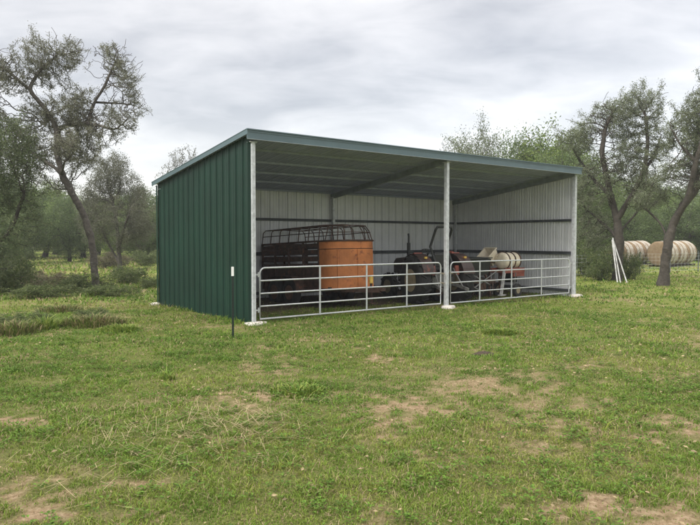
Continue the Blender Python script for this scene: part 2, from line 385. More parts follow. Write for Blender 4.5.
# ------------------------------------------------------------------ gates
def gate(L, label, loc, cuts, latch):
    g_ = thing('farm_gate', label, 'gate', loc, ANG, 'galvanised tube gates across the shed front')
    z0, z1, r = .10, 1.135, .0185; cr_ = .12; b = MB()
    pts = [(0, 0, z0)]+[(0, 0, z1-cr_)]+[(cr_-cr_*math.cos(a), 0, z1-cr_+cr_*math.sin(a)) for a in np.linspace(.2, math.pi/2, 5)]
    pts += [(L-cr_+cr_*math.sin(a), 0, z1-cr_+cr_*math.cos(a)) for a in np.linspace(0, math.pi/2, 6)]+[(L, 0, z0)]
    b.tube(pts, r, 10, closed=True); b.build('frame', M['gate'], g_)
    for z in (.355, .615, .875): MB().tube([(.015, 0, z), (L-.015, 0, z)], .0165, 10).build('rail', M['gate'], g_)
    for x in cuts: MB().box((x, -.024, (z0+z1)/2), (.038, .012, z1-z0+.02)).build('brace', M['gate'], g_)
    for z in (.28, 1.0):
        b = MB(); b.box((-.06 if latch == 0 else L+.06, 0, z), (.12, .02, .03)); b.tube([(-.03 if latch == 0 else L+.03, 0, z-.05), (-.03 if latch == 0 else L+.03, 0, z+.05)], .018, 8); b.build('hinge', M['gate'], g_)
    for z in (.62, .86):
        x = L+.03 if latch == 0 else -.03; MB().tube([(x+.05*math.cos(a), -.075*math.sin(a)-.02, z-.02*math.cos(a)) for a in np.linspace(0, 2*math.pi, 14, endpoint=False)], .007, 6, closed=True).build('chain', M['rim'], g_)
    return g_
gate(5.14, 'long five rail tube gate in the left bay in front of the rusty stock trailer', W(.17, .03), (1.46, 2.75, 3.98), 0)
gate(5.10, 'five rail tube gate in the right bay in front of the cream sprayer tank', W(5.66, .03), (1.08, 2.38, 3.72), 1)

# ------------------------------------------------------------------ wheels
def wheel(parent, c, r, wd, rimr, rimmat, lug=0, steer=0):
    """axis along local y"""
    rot = Matrix.Rotation(steer, 3, 'Z') @ Matrix.Rotation(math.pi/2, 3, 'X'); h = wd/2
    b = MB(); k = 40
    b.lathe([(rimr, -h*.85), (rimr+.02, -h*.95), (r*.86, -h), (r*.96, -h*.86), (r, -h*.5), (r, h*.5), (r*.96, h*.86), (r*.86, h), (rimr+.02, h*.95), (rimr, h*.85)], k, c, rot)
    if lug:
        for j in range(lug):
            for sg in (-1, 1):
                a = 2*math.pi*(j+(.5 if sg > 0 else 0))/lug
                m = Matrix.Rotation(a, 3, 'Z'); q = rot @ (m @ Vector((r+.012, 0, sg*h*.45)))
                rr = rot @ m @ Matrix.Rotation(sg*.6, 3, 'X'); b.box(Vector(c)+q, (.055, .045, h*1.05), rr)
    t_ = b.build('wheel', M['tyre'], parent)
    b = MB(); b.lathe([(rimr*1.02, -h*.93), (rimr*.98, -h*.8), (rimr*.8, -h*.45), (rimr*.4, -h*.35), (.07, -h*.55), (.07, h*.55), (rimr*.4, h*.35), (rimr*.8, h*.45), (rimr*.98, h*.8), (rimr*1.02, h*.93)], 28, c, rot)
    for j in range(5):
        a = 2*math.pi*j/5
        for sg in (-1, 1): b.lathe([(.014, -.02), (.014, .02)], 6, Vector(c)+rot @ Vector((rimr*.3*math.cos(a), rimr*.3*math.sin(a), sg*h*.42)), rot)
    b.build('rim', rimmat, t_); return t_

# ------------------------------------------------------------------ stock trailer (local +x forward = towards the open front)
x, y, _ = W(3.59, 4.62)
tr = thing('stock_trailer', 'rusty stock trailer with an orange rounded nose and bow frame top in the left bay', 'trailer', (x, y, gz(x, y)), math.atan2(-Vd[1], -Vd[0]))
tr.rotation_euler = (0, R(-2.2), math.atan2(-Vd[1], -Vd[0])); tr.location.z = .0-.10
HW, LT, NZ = .75, 2.85, .62; zb, ztp = .46, 1.66
def nose_pts(n, k=1.0, off=0):
    return [(LT+(NZ*k+off)*math.sin(a), -(HW+off)*math.cos(a)) for a in np.linspace(0, math.pi, n)]
def nose_se(n, off=0):   # squarer than a half ellipse
    o_ = []
    for a in np.linspace(0, math.pi, n):
        c_, s_ = math.cos(a), math.sin(a); o_.append((LT+(NZ+off)*abs(s_)**.72, -(HW+off)*math.copysign(abs(c_)**.72, c_)))
    return o_
b = MB(); ns = nose_se(33); k = len(ns); vs = []
for z, of in ((zb+.02, 0), (zb+.02, -.004), (ztp, -.004), (ztp, 0)):
    pp = nose_se(33, of); vs += [(q[0], q[1], z) for q in pp]
fs = []
for i_ in range(3):
    for j in range(k-1): fs.append((i_*k+j, i_*k+j+1, (i_+1)*k+j+1, (i_+1)*k+j))
for j in range(k-1): fs.append((3*k+j, 3*k+j+1, j+1, j))
b.add(vs, fs, 0, False); npn = b.build('nose_panel', M['rust'], tr)
for zz_, of_, rr_ in ((ztp, .012, .022), (ztp-.20, .006, .008), (zb, .012, .03)): MB().tube([(q[0], q[1], zz_) for q in nose_se(33, of_)], rr_, 6).build('nose_band', M['rustdark'], tr)
for j in (9, 16, 23):   # vertical seams with rivets
    q = nose_se(33, .004)[j]; MB().box((q[0], q[1], (zb+ztp-.2)/2), (.02, .03, ztp-zb-.24)).build('nose_seam', M['rust'], tr)
fr = MB()
for sy in (-1, 1):
    fr.beam((0, sy*HW, zb), (LT, sy*HW, zb), .06, .10); fr.beam((0, sy*HW, ztp), (LT, sy*HW, ztp), .05, .05)
    for x_ in (0.02, .72, 1.43, 2.14, LT): fr.beam((x_, sy*HW, zb), (x_, sy*HW, ztp), .05, .045)
fr.beam((0, -HW, zb), (0, HW, zb), .06, .10); fr.beam((0, -HW, ztp), (0, HW, ztp), .05, .05)
for x_ in np.linspace(.4, LT, 6): fr.beam((x_, -HW, zb-.02), (x_, HW, zb-.02), .06, .06)
fr.build('frame', M['rustdark'], tr)
MB().box((LT/2+.2, 0, zb+.035), (LT+.4, 2*HW-.08, .04)).build('floor', M['wood'], tr)
for sy in (-1, 1):
    MB().box((LT/2, sy*(HW+.0), zb+.30), (LT-.02, .012, .50)).build('side_panel', M['rustdark'], tr)
    for z, h in ((1.045, .12), (1.225, .12), (1.40, .11), (1.565, .10)):
        MB().box((LT/2, sy*(HW-.005), z), (LT-.03, .02, h)).build('slat', M['rustdark'] if sy < 0 else M['wood'], tr)
b = MB()
for z in (.65, .95, 1.25, 1.5): b.box((-.02, 0, z), (.025, 2*HW-.1, .13))
for y_ in (-.72, 0, .72): b.box((-.04, y_, 1.05), (.03, .04, 1.1))
b.build('tail_gate', M['rustdark'], tr)
# bow frame
b = MB(); top = ztp+.40
def bow(x_, sh=0): return [(x_, -HW, ztp), (x_+sh*.6, -HW+.05, top-.07), (x_+sh, -HW+.13, top), (x_+sh, 0, top+.025), (x_+sh, HW-.13, top), (x_+sh*.6, HW-.05, top-.07), (x_, HW, ztp)]
for x_ in np.linspace(.0, LT, 7): b.tube(bow(x_), .014, 6)
for y_, z_ in ((-HW+.04, ztp+.22), (-HW+.13, top), (0, top+.025), (HW-.13, top), (HW-.04, ztp+.22)): b.tube([(0, y_, z_), (LT, y_, z_)], .011, 6)
up = nose_se(33, -.16); lo = nose_se(33, .0)
for j in range(3, 32, 3): b.tube([(lo[j][0], lo[j][1], ztp), ((lo[j][0]+up[j][0])/2+.02, (lo[j][1]+up[j][1])/2, top-.16), (up[j][0], up[j][1], top-.02)], .012, 6)
b.tube([(q[0], q[1], top-.02) for q in up], .013, 6); b.tube([(q[0], q[1], ztp+.21) for q in nose_se(33, -.05)], .010, 6)
b.build('bow_frame', M['rustdark'], tr)
for sy in (-1, 1):
    yy = sy*(HW+.14)
    for xx in (1.0, 1.76): wheel(tr, (xx, yy, .36), .335, .20, .19, M['rimd'])
    b = MB(); pts = [(.55, .36), (.62, .62), (.78, .76), (1.38, .80), (1.98, .76), (2.14, .62), (2.21, .36)]
    for (a0, c0), (a1, c1) in zip(pts[:-1], pts[1:]): b.beam((a0, yy, c0), (a1, yy, c1), .27, .012)
    b.build('fender', M['rustdark'], tr)
MB().tube([(1.0, -HW-.2, .36), (1.0, HW+.2, .36)], .03, 8).tube([(1.76, -HW-.2, .36), (1.76, HW+.2, .36)], .03, 8).build('axle', M['rustdark'], tr)
MB().beam((LT, -.6, zb-.03), (LT+NZ+.85, 0, zb-.03), .06, .09).beam((LT, .6, zb-.03), (LT+NZ+.85, 0, zb-.03), .06, .09).box((LT+NZ+.9, 0, zb), (.18, .08, .08)).build('hitch_tongue', M['rustdark'], tr)
jk = MB().tube([(LT+NZ+.5, 0, .13), (LT+NZ+.5, 0, .78)], .03, 10).box((LT+NZ+.5, 0, .12), (.18, .18, .015)).build('jack', M['rustdark'], tr)
MB().tube([(LT+NZ+.5, 0, .60), (LT+NZ+.5, 0, .76)], .05, 12).tube([(LT+NZ+.5, .02, .77), (LT+NZ+.5, .09, .77)], .010, 6).build('jack_housing', M['yellow'], jk)

# ------------------------------------------------------------------ tractor (local +x forward, nose towards the back wall)
tc_ = thing('farm_tractor', 'small dark tractor with red side panels, upright exhaust and roll bar behind the middle post', 'tractor', (2.34, 17.25, 0), R(113))
wheel(tc_, (0, .66, .63), .63, .33, .30, M['rim'], 15); wheel(tc_, (0, -.66, .63), .63, .33, .30, M['rim'], 15)
wheel(tc_, (1.72, .56, .36), .36, .19, .19, M['rim'], 12, R(6)); wheel(tc_, (1.72, -.56, .36), .36, .19, .19, M['rim'], 12, R(6))
b = MB()      # hood: rounded section lofted along x
def loft(b, secs, mi=0):
    k = len(secs[0]); vs = [v for s_ in secs for v in s_]
    b.add(vs, [(i*k+j, i*k+(j+1) % k, (i+1)*k+(j+1) % k, (i+1)*k+j) for i in range(len(secs)-1) for j in range(k)], mi, False)
    b.add(vs, [tuple(range(k))[::-1], tuple(range((len(secs)-1)*k, len(secs)*k))], mi)
def sec(x_, hw, z0, z1, c_=.06): return [(x_, -hw, z0), (x_, hw, z0), (x_, hw, z1-c_), (x_, hw-c_*.35, z1-c_*.3), (x_, hw-c_, z1), (x_, -hw+c_, z1), (x_, -hw+c_*.35, z1-c_*.3), (x_, -hw, z1-c_)]
loft(b, [sec(.62, .29, .80, 1.24), sec(1.2, .28, .78, 1.22), sec(1.95, .26, .72, 1.17), sec(2.08, .24, .74, 1.10)]); hood = b.build('hood', M['redblack'], tc_)
b = MB(); b.box((2.085, 0, .92), (.03, .40, .30)); b.build('grille', M['grey'], hood)
for sy in (-1, 1): MB().lathe([(.06, 0), (.065, .03), (.05, .05)], 14, (2.09, sy*.14, 1.02), Matrix.Rotation(math.pi/2, 3, 'Y')).build('headlight', M['white'], hood)
b = MB(); b.box((.95, 0, .62), (2.1, .30, .30)); b.box((-.02, 0, .63), (.55, .62, .36)); b.box((1.25, 0, .72), (.7, .40, .2)); b.tube([(0, -.6, .63), (0, .6, .63)], .09, 12); b.box((1.72, 0, .40), (.10, .95, .10)); b.build('chassis', M['grey'], tc_, .01)
for sy in (-1, 1):    # fenders: arc over the rear wheel + inner plate
    b = MB(); pts = [(.70*math.cos(a), .63+.70*math.sin(a)) for a in np.linspace(R(35), R(165), 11)]
    for (a0, c0), (a1, c1) in zip(pts[:-1], pts[1:]): b.beam((a0, sy*.60, c0), (a1, sy*.60, c1), .34, .012)
    for (a0, c0), (a1, c1) in zip(pts[:-1], pts[1:]): b.add([(a0, sy*.44, c0), (a1, sy*.44, c1), (a1, sy*.44, .85), (a0, sy*.44, .85)], [(0, 1, 2, 3), (3, 2, 1, 0)])
    fd = b.build('fender', M['redblack'], tc_); MB().beam((-.02, sy*.58, 1.352), (.36, sy*.58, 1.255), .24, .025).build('red_panel', M['redp'], fd); MB().beam((-.40, sy*.36, 1.02), (-.44, sy*.36, .78), .10, .08).build('hydraulic_valve', M['redp'], tc_); MB().box((-.45, sy*.60, 1.24), (.05, .07, .05)).build('tail_light', M['yellow'], fd)
b = MB(); b.box((.05, 0, .95), (.44, .46, .12)); b.box((-.18, 0, 1.17), (.10, .44, .36), Matrix.Rotation(-.15, 3, 'Y')); b.build('seat', M['seat'], tc_, .03)
b = MB(); b.tube([(.62, 0, 1.10), (.46, 0, 1.34)], .022, 8); mrot = Matrix.Rotation(R(-32), 3, 'Y')
b.tube([Vector((.46, 0, 1.34))+mrot @ Vector((.2*math.cos(a), .2*math.sin(a), 0)) for a in np.linspace(0, 2*math.pi, 22, endpoint=False)], .014, 6, closed=True)
for a in (0, 2.09, 4.19): b.tube([(.46, 0, 1.34), Vector((.46, 0, 1.34))+mrot @ Vector((.2*math.cos(a), .2*math.sin(a), 0))], .01, 6)
b.build('steering_wheel', M['black'], tc_)
MB().box((.62, 0, 1.12), (.16, .44, .24)).build('dashboard', M['black'], tc_, .02)
for sy in (-1, 1): MB().tube([(.35, sy*.2, .8), (.40, sy*.26, 1.18)], .012, 6).lathe([(.0, 0), (.022, .02), (.0, .045)], 8, (.40, sy*.26, 1.17)).build('lever', M['redp'], tc_)
b = MB(); b.tube([(.98, .33, 1.05), (.98, .33, 1.30)], .035, 10); b.tube([(.98, .33, 1.28), (.98, .33, 1.62)], .05, 12); b.tube([(.98, .33, 1.60), (.98, .33, 1.80), (1.0, .33, 1.88)], .028, 10); b.build('exhaust_pipe', M['black'], tc_)
b = MB()   # roll bar with a folding knee
for sy in (-1, 1): b.tube([(-.34, sy*.25, .72), (-.32, sy*.25, 1.15), (-.08, sy*.25, 1.52), (-.34, sy*.245, 1.96), (-.38, sy*.21, 2.04), (-.38, 0, 2.05)], .034, 8)
b.build('roll_bar', M['black'], tc_)
b = MB()
for sy in (-1, 1): b.beam((-.2, sy*.3, .55), (-.95, sy*.38, .42), .05, .07); b.tube([(-.35, sy*.3, .95), (-.75, sy*.36, .45)], .02, 8)
b.tube([(-.3, 0, .95), (-.95, 0, .85)], .024, 8); b.build('lift_arm', M['grey'], tc_)

# ------------------------------------------------------------------ implement (offset disc/rotary cutter) behind the tractor
x, y, _ = W(7.50, 1.30)
im = thing('field_implement', 'dark wheeled field implement with slanting grey struts standing between tractor and sprayer', 'farm implement', (x, y, 0), ANG+R(6))
loft(b := MB(), [[(-.75, -.34, .68), (-.75, .34, .68), (-.75, .46, 1.16), (-.75, -.46, 1.16)], [(.72, -.34, .68), (.72, .34, .68), (.72, .46, 1.16), (.72, -.46, 1.16)]]); hp = b.build('hopper', M['black'], im, .01)
MB().box((-.015, 0, 1.185), (1.52, .98, .03)).build('lid', M['black'], hp)
b = MB()
for sy in (-.42, .42): b.beam((-.95, sy, .52), (.95, sy, .52), .07, .09)
for x_ in (-.9, -.3, .3, .9): b.beam((x_, -.45, .52), (x_, .45, .52), .07, .07)
b.beam((-.6, -.42, .5), (-.6, -.3, .75), .05, .05).beam((.6, -.42, .5), (.6, -.3, .75), .05, .05)
b.build('frame', M['rustdark'], im)
b = MB(); b.tube([(-.95, -.5, .98), (.55, -.52, .42)], .022, 8).tube([(-.85, -.5, .60), (.25, -.52, .22)], .022, 8).tube([(-.5, -.5, .22), (.95, -.5, .80)], .020, 8); b.build('strut', M['grey'], im)
b = MB()
for x_ in np.linspace(-.8, .8, 8): b.tube([(x_, -.42, .5), (x_+.05, -.46, .28), (x_-.04, -.40, .06)], [.014, .012, .007], 6)
b.build('tine', M['rustdark'], im)
for sx in (-1.02, 1.02): wheel(im, (sx, .1, .30), .30, .14, .16, M['rimd'], 0, R(90) if False else 0)
b = MB(); b.tube([(-1.1, .1, .30), (1.1, .1, .30)], .03, 8); b.build('axle', M['rustdark'], im)
b = MB(); b.box((-.86, -.2, 1.30), (.22, .26, .14), Matrix.Rotation(.3, 3, 'Y')); b.tube([(-.86, -.2, 1.2), (-.86, -.2, .55)], .02, 8); b.build('operator_seat', M['redp'], im)

# ------------------------------------------------------------------ sprayer
x, y, _ = W(9.38, 1.22)
sp = thing('tank_sprayer', 'cream cylindrical sprayer tank with dark straps on a red wheeled frame', 'sprayer', (x, y, 0), ANG+R(5))
rt = Matrix.Rotation(math.pi/2, 3, 'Y')
b = MB(); b.lathe([(.0, -.40), (.10, -.398), (.20, -.385), (.245, -.35), (.255, -.30), (.255, .30), (.245, .35), (.20, .385), (.10, .398), (0, .40)], 32, (0, 0, 1.07), rt); tk = b.build('tank', M['cream'], sp)
MB().lathe([(.085, 0), (.085, .05), (.07, .06)], 16, (0, 0, 1.32)).build('tank_cap', M['black'], tk)
for x_ in (-.27, .02, .29): MB().tube([(x_, .262*math.cos(a), 1.07+.262*math.sin(a)) for a in np.linspace(0, 2*math.pi, 28, endpoint=False)], .022, 6, closed=True).build('strap', M['rustdark'], sp)
b = MB()
for sy in (-.24, .24): b.beam((-.52, sy, .79), (.50, sy, .79), .05, .14)
for x_ in (-.5, -.1, .25, .48): b.beam((x_, -.26, .77), (x_, .26, .77), .05, .08)
for x_ in (-.27, .29): b.box((x_, 0, .84), (.05, .44, .05))
b.box((.22, 0, .70), (.56, .50, .20)); b.build('frame', M['redp'], sp)
b = MB(); b.beam((-.50, -.22, .80), (-.72, -.26, .10), .07, .07).beam((-.82, -.26, .08), (-.54, -.26, .08), .10, .03); b.build('front_leg', M['pipe'], sp)
for sy in (-1, 1): MB().beam((.05, sy*.24, .80), (-.05, sy*.24, .2), .04, .04).build('rear_leg', M['grey'], sp)
MB().beam((-.42, .22, .80), (-.45, .26, .06), .04, .04).build('front_leg', M['grey'], sp); MB().tube([(-.05, -.36, .20), (-.05, .36, .20)], .02, 8).build('axle', M['grey'], sp)
for sy in (-.36, .36): wheel(sp, (-.05, sy, .20), .20, .10, .10, M['rim'])
b = MB(); b.box((.1, 0, .55), (.34, .3, .26)); b.lathe([(.09, -.12), (.1, 0), (.09, .12)], 12, (.2, 0, .70), rt); b.build('pump', M['black'], sp, .01)
# tilted cream tub leaning behind
x, y, _ = W(8.98, 1.62)
tb = thing('plastic_tub', 'cream open plastic tub tipped up beside the sprayer tank', 'tub', (x, y, .0), ANG)
rot = Matrix.Rotation(R(-38), 3, 'Y') @ Matrix.Rotation(R(0), 3, 'X')
def tubv(hw, z): return [rot @ Vector(v)+Vector((0, 0, 1.17)) for v in ((-hw, -hw, z), (hw, -hw, z), (hw, hw, z), (-hw, hw, z))]
vs = tubv(.17, -.20)+tubv(.22, .20)+tubv(.205, .20)+tubv(.155, -.18)+tubv(.24, .20)+tubv(.24, .17)
b = MB(); fs = [(0, 3, 2, 1), (12, 13, 14, 15)]
for a0, a1 in ((0, 4), (8, 12), (4, 8)): fs += [(a0+j, a0+(j+1) % 4, a1+(j+1) % 4, a1+j) for j in range(4)]
fs += [(16+j, 16+(j+1) % 4, 20+(j+1) % 4, 20+j) for j in range(4)]+[(4+j, 4+(j+1) % 4, 16+(j+1) % 4, 16+j) for j in range(4)]
b.add(vs, fs); b.build('bucket', M['cream'], tb)
b = MB()
for q in ((-.2, -.2), (.2, -.2), (.2, .2), (-.2, .2)): b.beam((q[0]*1.2, q[1]*1.2, 0), (q[0], q[1], 1.02), .04, .04)
b.box((0, 0, 1.03), (.46, .46, .04)); b.box((0, 0, .4), (.44, .44, .03)); b.build('stand', M['rustdark'], tb)

# ------------------------------------------------------------------ marker post
x, y = gp(233, 337.5)
mk = thing('marker_post', 'thin dark steel T-post with a white tip standing left of the front corner', 'post', (x, y, gz(x, y)-.02), R(20))
b = MB(); b.box((0, 0, .625), (.036, .006, 1.25)); b.box((0, .013, .625), (.006, .022, 1.25))
for z in np.arange(.25, 1.1, .055): b.box((0, -.006, z), (.012, .008, .016))
b.build('shaft', M['postgreen'], mk); MB().box((0, 0, 1.175), (.044, .014, .16)).box((0, .016, 1.175), (.014, .03, .16)).build('tip', M['white'], mk)

# ------------------------------------------------------------------ hay bales
def bale():
    o = thing('round_bale', '', 'hay bale', (0, 0, 0), 0, 'round hay bales lying in two rows'); r, L = .80, 1.26
    ry = Matrix.Rotation(math.pi/2, 3, 'Y'); k = 44
    rr = random.Random(3)
    b = MB(); prof = [(0, -L/2), (.25, -L/2+.01), (.5, -L/2), (.7, -L/2+.02), (r-.03, -L/2+.05), (r, -L/2+.12), (r, L/2-.12), (r-.03, L/2-.05), (.5, L/2), (0, L/2)]
    b.lathe(prof, k, (0, 0, r-.03), ry); core = b.build('hay', M['hayface'], o)
    for v in core.data.vertices:
        f = 1+.02*math.sin(v.co.y*9+v.co.x*3)+rr.uniform(-.012, .012); v.co.y *= f; v.co.z = (v.co.z-r)*f+r
    for x_, wd in ((-.33, .34), (.17, .42)):
        b = MB(); vs = []; n = 48
        for j in range(n):
            a = 2*math.pi*j/n; q = r+.014+rr.uniform(-.004, .004)
            for xx in (-wd/2, wd/2): vs.append((x_+xx+rr.uniform(-.02, .02), q*math.cos(a), q*math.sin(a)+r-.03))
        b.add(vs, [(2*j, 2*j+1, (2*j+3) % (2*n), (2*j+2) % (2*n)) for j in range(n)], 0, True); b.build('net_wrap', M['wrap'], o)
    return o
b0 = bale(); first = True
bd = math.atan2(.64, .77)
rows = [((20.15, 41.2), 3, 'right'), ((17.95, 42.6), 3, 'left')]
nms = ['near', 'middle', 'far']
for (bx, by), n, side in rows:
    tm = MB()
    for off in (-.42, .42):
        tm.beam((-.9, off, .06), (n*1.33-.3, off, .06), .12, .12)
    to = tm.build('timber_skid', M['timber']); to.location = (bx, by, gz(bx, by)+.0); to.rotation_euler = (0, 0, bd)
    tag(to, f'dark low timber skid under the {side} row of hay bales', 'skid')
    for k in range(n):
        o_ = b0 if first else copy_tree(b0); first = False
        xx = bx+math.cos(bd)*k*1.33; yy = by+math.sin(bd)*k*1.33
        o_.location = (xx, yy, gz(xx, yy)+.06); o_.rotation_euler = (0, 0, bd+random.uniform(-.04, .04))
        o_['label'] = f'{nms[k]} round hay bale of the {side} row, brown with white net wrap bands' if k else f'front round hay bale of the {side} row, its brown end facing the camera'

# ------------------------------------------------------------------ trees
def colonize(sk, pts, step, infl, kill, iters, seed=0, wob=.25, sprig=.22):
    """sk: list of polylines; first starts at root; others start at a point already present"""
    r = np.random.default_rng(seed); P = []; par = []
    for pl in sk:
        pl = [np.array(p, float) for p in pl]
        if not P: P.append(pl[0]); par.append(-1); cur = 0
        else:
            d = np.linalg.norm(np.array(P)-pl[0], axis=1); cur = int(d.argmin())
        for q in pl[1:]:
            a = P[cur].copy(); n = max(1, int(np.linalg.norm(q-a)/step)); perp = r.normal(size=3)*.0
            for j in range(1, n+1):
                pt = a+(q-a)*j/n+(r.normal(size=3)*step*wob*.35 if j < n else 0); P.append(pt); par.append(cur); cur = len(P)-1
    P = np.array(P); par = list(par); pts = np.array(pts)
    D = np.full(len(pts), 1e9); Nn = np.zeros(len(pts), int)
    def upd(lo):
        nonlocal D, Nn
        for c0 in range(lo, len(P), 400):
            Q = P[c0:c0+400]; d = np.linalg.norm(pts[:, None]-Q[None], axis=2); m = d.min(1); a = d.argmin(1)+c0
            u = m < D; D[u] = m[u]; Nn[u] = a[u]
    upd(0)
    for it in range(iters):
        act = D < infl
        if not act.any():
            act = D <= D.min()+1e-6
        dr = pts[act]-P[Nn[act]]; dr /= np.linalg.norm(dr, axis=1)[:, None]+1e-9
        ids, inv = np.unique(Nn[act], return_inverse=True); S = np.zeros((len(ids), 3)); np.add.at(S, inv, dr)
        S /= np.linalg.norm(S, axis=1)[:, None]+1e-9; S += r.normal(size=S.shape)*wob; S /= np.linalg.norm(S, axis=1)[:, None]+1e-9
        new = P[ids]+S*step; lo = len(P); P = np.vstack([P, new]); par += list(ids)
        upd(lo); keep = D > kill
        pts = pts[keep]; D = D[keep]; Nn = Nn[keep]
        if len(pts) == 0: break
    # sprigs standing out of the crown
    par = np.array(par); leafn = np.setdiff1d(np.arange(len(P)), par); top_n = leafn[P[leafn, 2] > P[:, 2].mean()*.6]; ctr = P[leafn].mean(0)
    pick = r.choice(top_n, int(len(top_n)*sprig), replace=False); extra = []; ep = []
    for i_ in pick:
        d = P[i_]-ctr; d /= np.linalg.norm(d)+1e-9; d = d*.7+np.array([0, 0, .5])+r.normal(size=3)*.45; d /= np.linalg.norm(d); c0 = P[i_]; pa_ = i_
        for j in range(r.integers(2, 6)):
            d = d+r.normal(size=3)*.22; d /= np.linalg.norm(d); c0 = c0+d*step*.9; extra.append(c0); ep.append(pa_); pa_ = len(P)+len(extra)-1
    if extra: P = np.vstack([P, extra]); par = np.concatenate([par, ep])
    return P, par
def tree_meshes(name, P, par, rtrunk, leaf, nleaf, spread, cols, k=6, seed=0, p=2.4, tip=.006, rleaf=.02, clump=None, droop=0, flare=True):
    r = np.random.default_rng(seed+5); n = len(P)
    rad = np.zeros(n); kids = np.zeros(n, int)
    acc = np.zeros(n)
    for i in range(n-1, -1, -1):
        rad[i] = max(tip, acc[i]**(1/p)) if acc[i] > 0 else tip
        if par[i] >= 0: acc[par[i]] += rad[i]**p; kids[par[i]] += 1
    rad = tip*(rad/tip)**(math.log(rtrunk/tip)/math.log(rad[0]/tip))
    # flare of the trunk's foot
    if flare: rad = rad*(1+.45*np.exp(-np.maximum(P[:, 2]-P[0, 2], 0)/.25)*(rad > .5*rtrunk))
    dirs = np.zeros((n, 3)); dirs[1:] = P[1:]-P[par[1:]]; dirs[0] = (0, 0, 1); dirs /= np.linalg.norm(dirs, axis=1)[:, None]+1e-9
    big = np.zeros(n, int)-1
    for i in range(n-1, 0, -1):
        q = par[i]
        if big[q] < 0 or rad[i] > rad[big[q]]: big[q] = i
    ref = np.array([.31, .95, .02]); bx_ = np.cross(dirs, ref); bx_ /= np.linalg.norm(bx_, axis=1)[:, None]; by_ = np.cross(dirs, bx_)
    for _ in range(3):      # ease kinks out of the thick limbs
        has = (big >= 0) & (par >= 0) & (rad > .03); i_ = np.where(has)[0]; Pn = P.copy(); Pn[i_] = .5*P[i_]+.25*(P[par[i_]]+P[big[i_]]); P = Pn
        rn = rad.copy(); rn[i_] = .5*rad[i_]+.25*(rad[par[i_]]+rad[big[i_]]); rad = rn
    dirs[1:] = P[1:]-P[par[1:]]; dirs /= np.linalg.norm(dirs, axis=1)[:, None]+1e-9; d0 = dirs.copy(); hb = big >= 0
    dirs[hb] = d0[hb]+d0[big[hb]]; dirs /= np.linalg.norm(dirs, axis=1)[:, None]+1e-9; bx_ = np.cross(dirs, ref); bx_ /= np.linalg.norm(bx_, axis=1)[:, None]; by_ = np.cross(dirs, bx_)
    E = np.arange(1, n); pa = par[1:]; main = big[pa] == E
    rs = np.where(main, rad[pa], np.minimum(rad[pa], rad[E]*1.15))
    sx_ = np.where(main[:, None], bx_[pa], bx_[E]); sy_ = np.where(main[:, None], by_[pa], by_[E])
    an = 2*np.pi*np.arange(k)/k; ca, sa = np.cos(an), np.sin(an)
    nf = r.uniform(.86, 1.14, (n, k))[:, :, None]
    r1 = P[pa][:, None]+nf[pa]*rs[:, None, None]*(sx_[:, None]*ca[None, :, None]+sy_[:, None]*sa[None, :, None])
    r2 = P[E][:, None]+nf[E]*rad[E][:, None, None]*(bx_[E][:, None]*ca[None, :, None]+by_[E][:, None]*sa[None, :, None])
    V = np.concatenate([r1, r2], 1).reshape(-1, 3); base = (np.arange(n-1)*2*k)[:, None]; j = np.arange(k)[None]; j2 = (np.arange(k)+1)[None] % k
    Fq = np.stack([base+j, base+j2, base+k+j2, base+k+j], 2).reshape(-1, 4)
    wood = fast_mesh(name+'_trunk', V, Fq, smooth=True)
    # leaves
    cand = np.where(rad < rleaf)[0]
    if clump is not None:   # keep some twigs bare
        nz = fbm(P[cand, 0]*clump+P[cand, 2]*.7, P[cand, 1]*clump+P[cand, 2]*clump, 3, seed); cand = cand[nz > np.quantile(nz, .32)]
    idx = r.choice(cand, nleaf); c = P[idx]+r.normal(size=(nleaf, 3))*spread
    c[:, 2] -= np.abs(r.normal(size=nleaf))*droop
    a = r.normal(size=(nleaf, 3)); a /= np.linalg.norm(a, axis=1)[:, None]; b_ = np.cross(a, r.normal(size=(nleaf, 3))); b_ /= np.linalg.norm(b_, axis=1)[:, None]
    L = leaf*r.uniform(.6, 1.35, nleaf)[:, None]; w_ = L*.42; nn = np.cross(a, b_)
    V = np.stack([c-a*L*.5, c+b_*w_*.5+nn*L*.06, c+a*L*.5, c-b_*w_*.5+nn*L*.06], 1).reshape(-1, 3)
    Fq = np.arange(4*nleaf).reshape(-1, 4)
    cols = np.array(cols); m = r.random(nleaf)**1.2*(len(cols)-1); i0 = np.floor(m).astype(int).clip(0, len(cols)-2); f = (m-i0)[:, None]
    cc = cols[i0]*(1-f)+cols[i0+1]*f
    big_n = fbm(c[:, 0]*.9+3, c[:, 2]*.9+c[:, 1]*.5, 2, seed+3)[:, None]; cc = cc*(.75+.5*big_n)
    lv = fast_mesh(name+'_crown', V, Fq, np.repeat(cc, 4, 0))
    return wood, lv
def place_tree(name, label, cat, loc, wood, lv, bark, rz=0, sc=(1, 1, 1), group=None):
    t_ = thing(name, label, cat, (loc[0], loc[1], gz(loc[0], loc[1])-.03), rz, group); t_.scale = sc
    if not wood.materials: wood.materials.append(bark)
    if not lv.materials: lv.materials.append(M['leaf'])
    link(bpy.data.objects.new('trunk', wood), t_); link(bpy.data.objects.new('crown', lv), t_); return t_
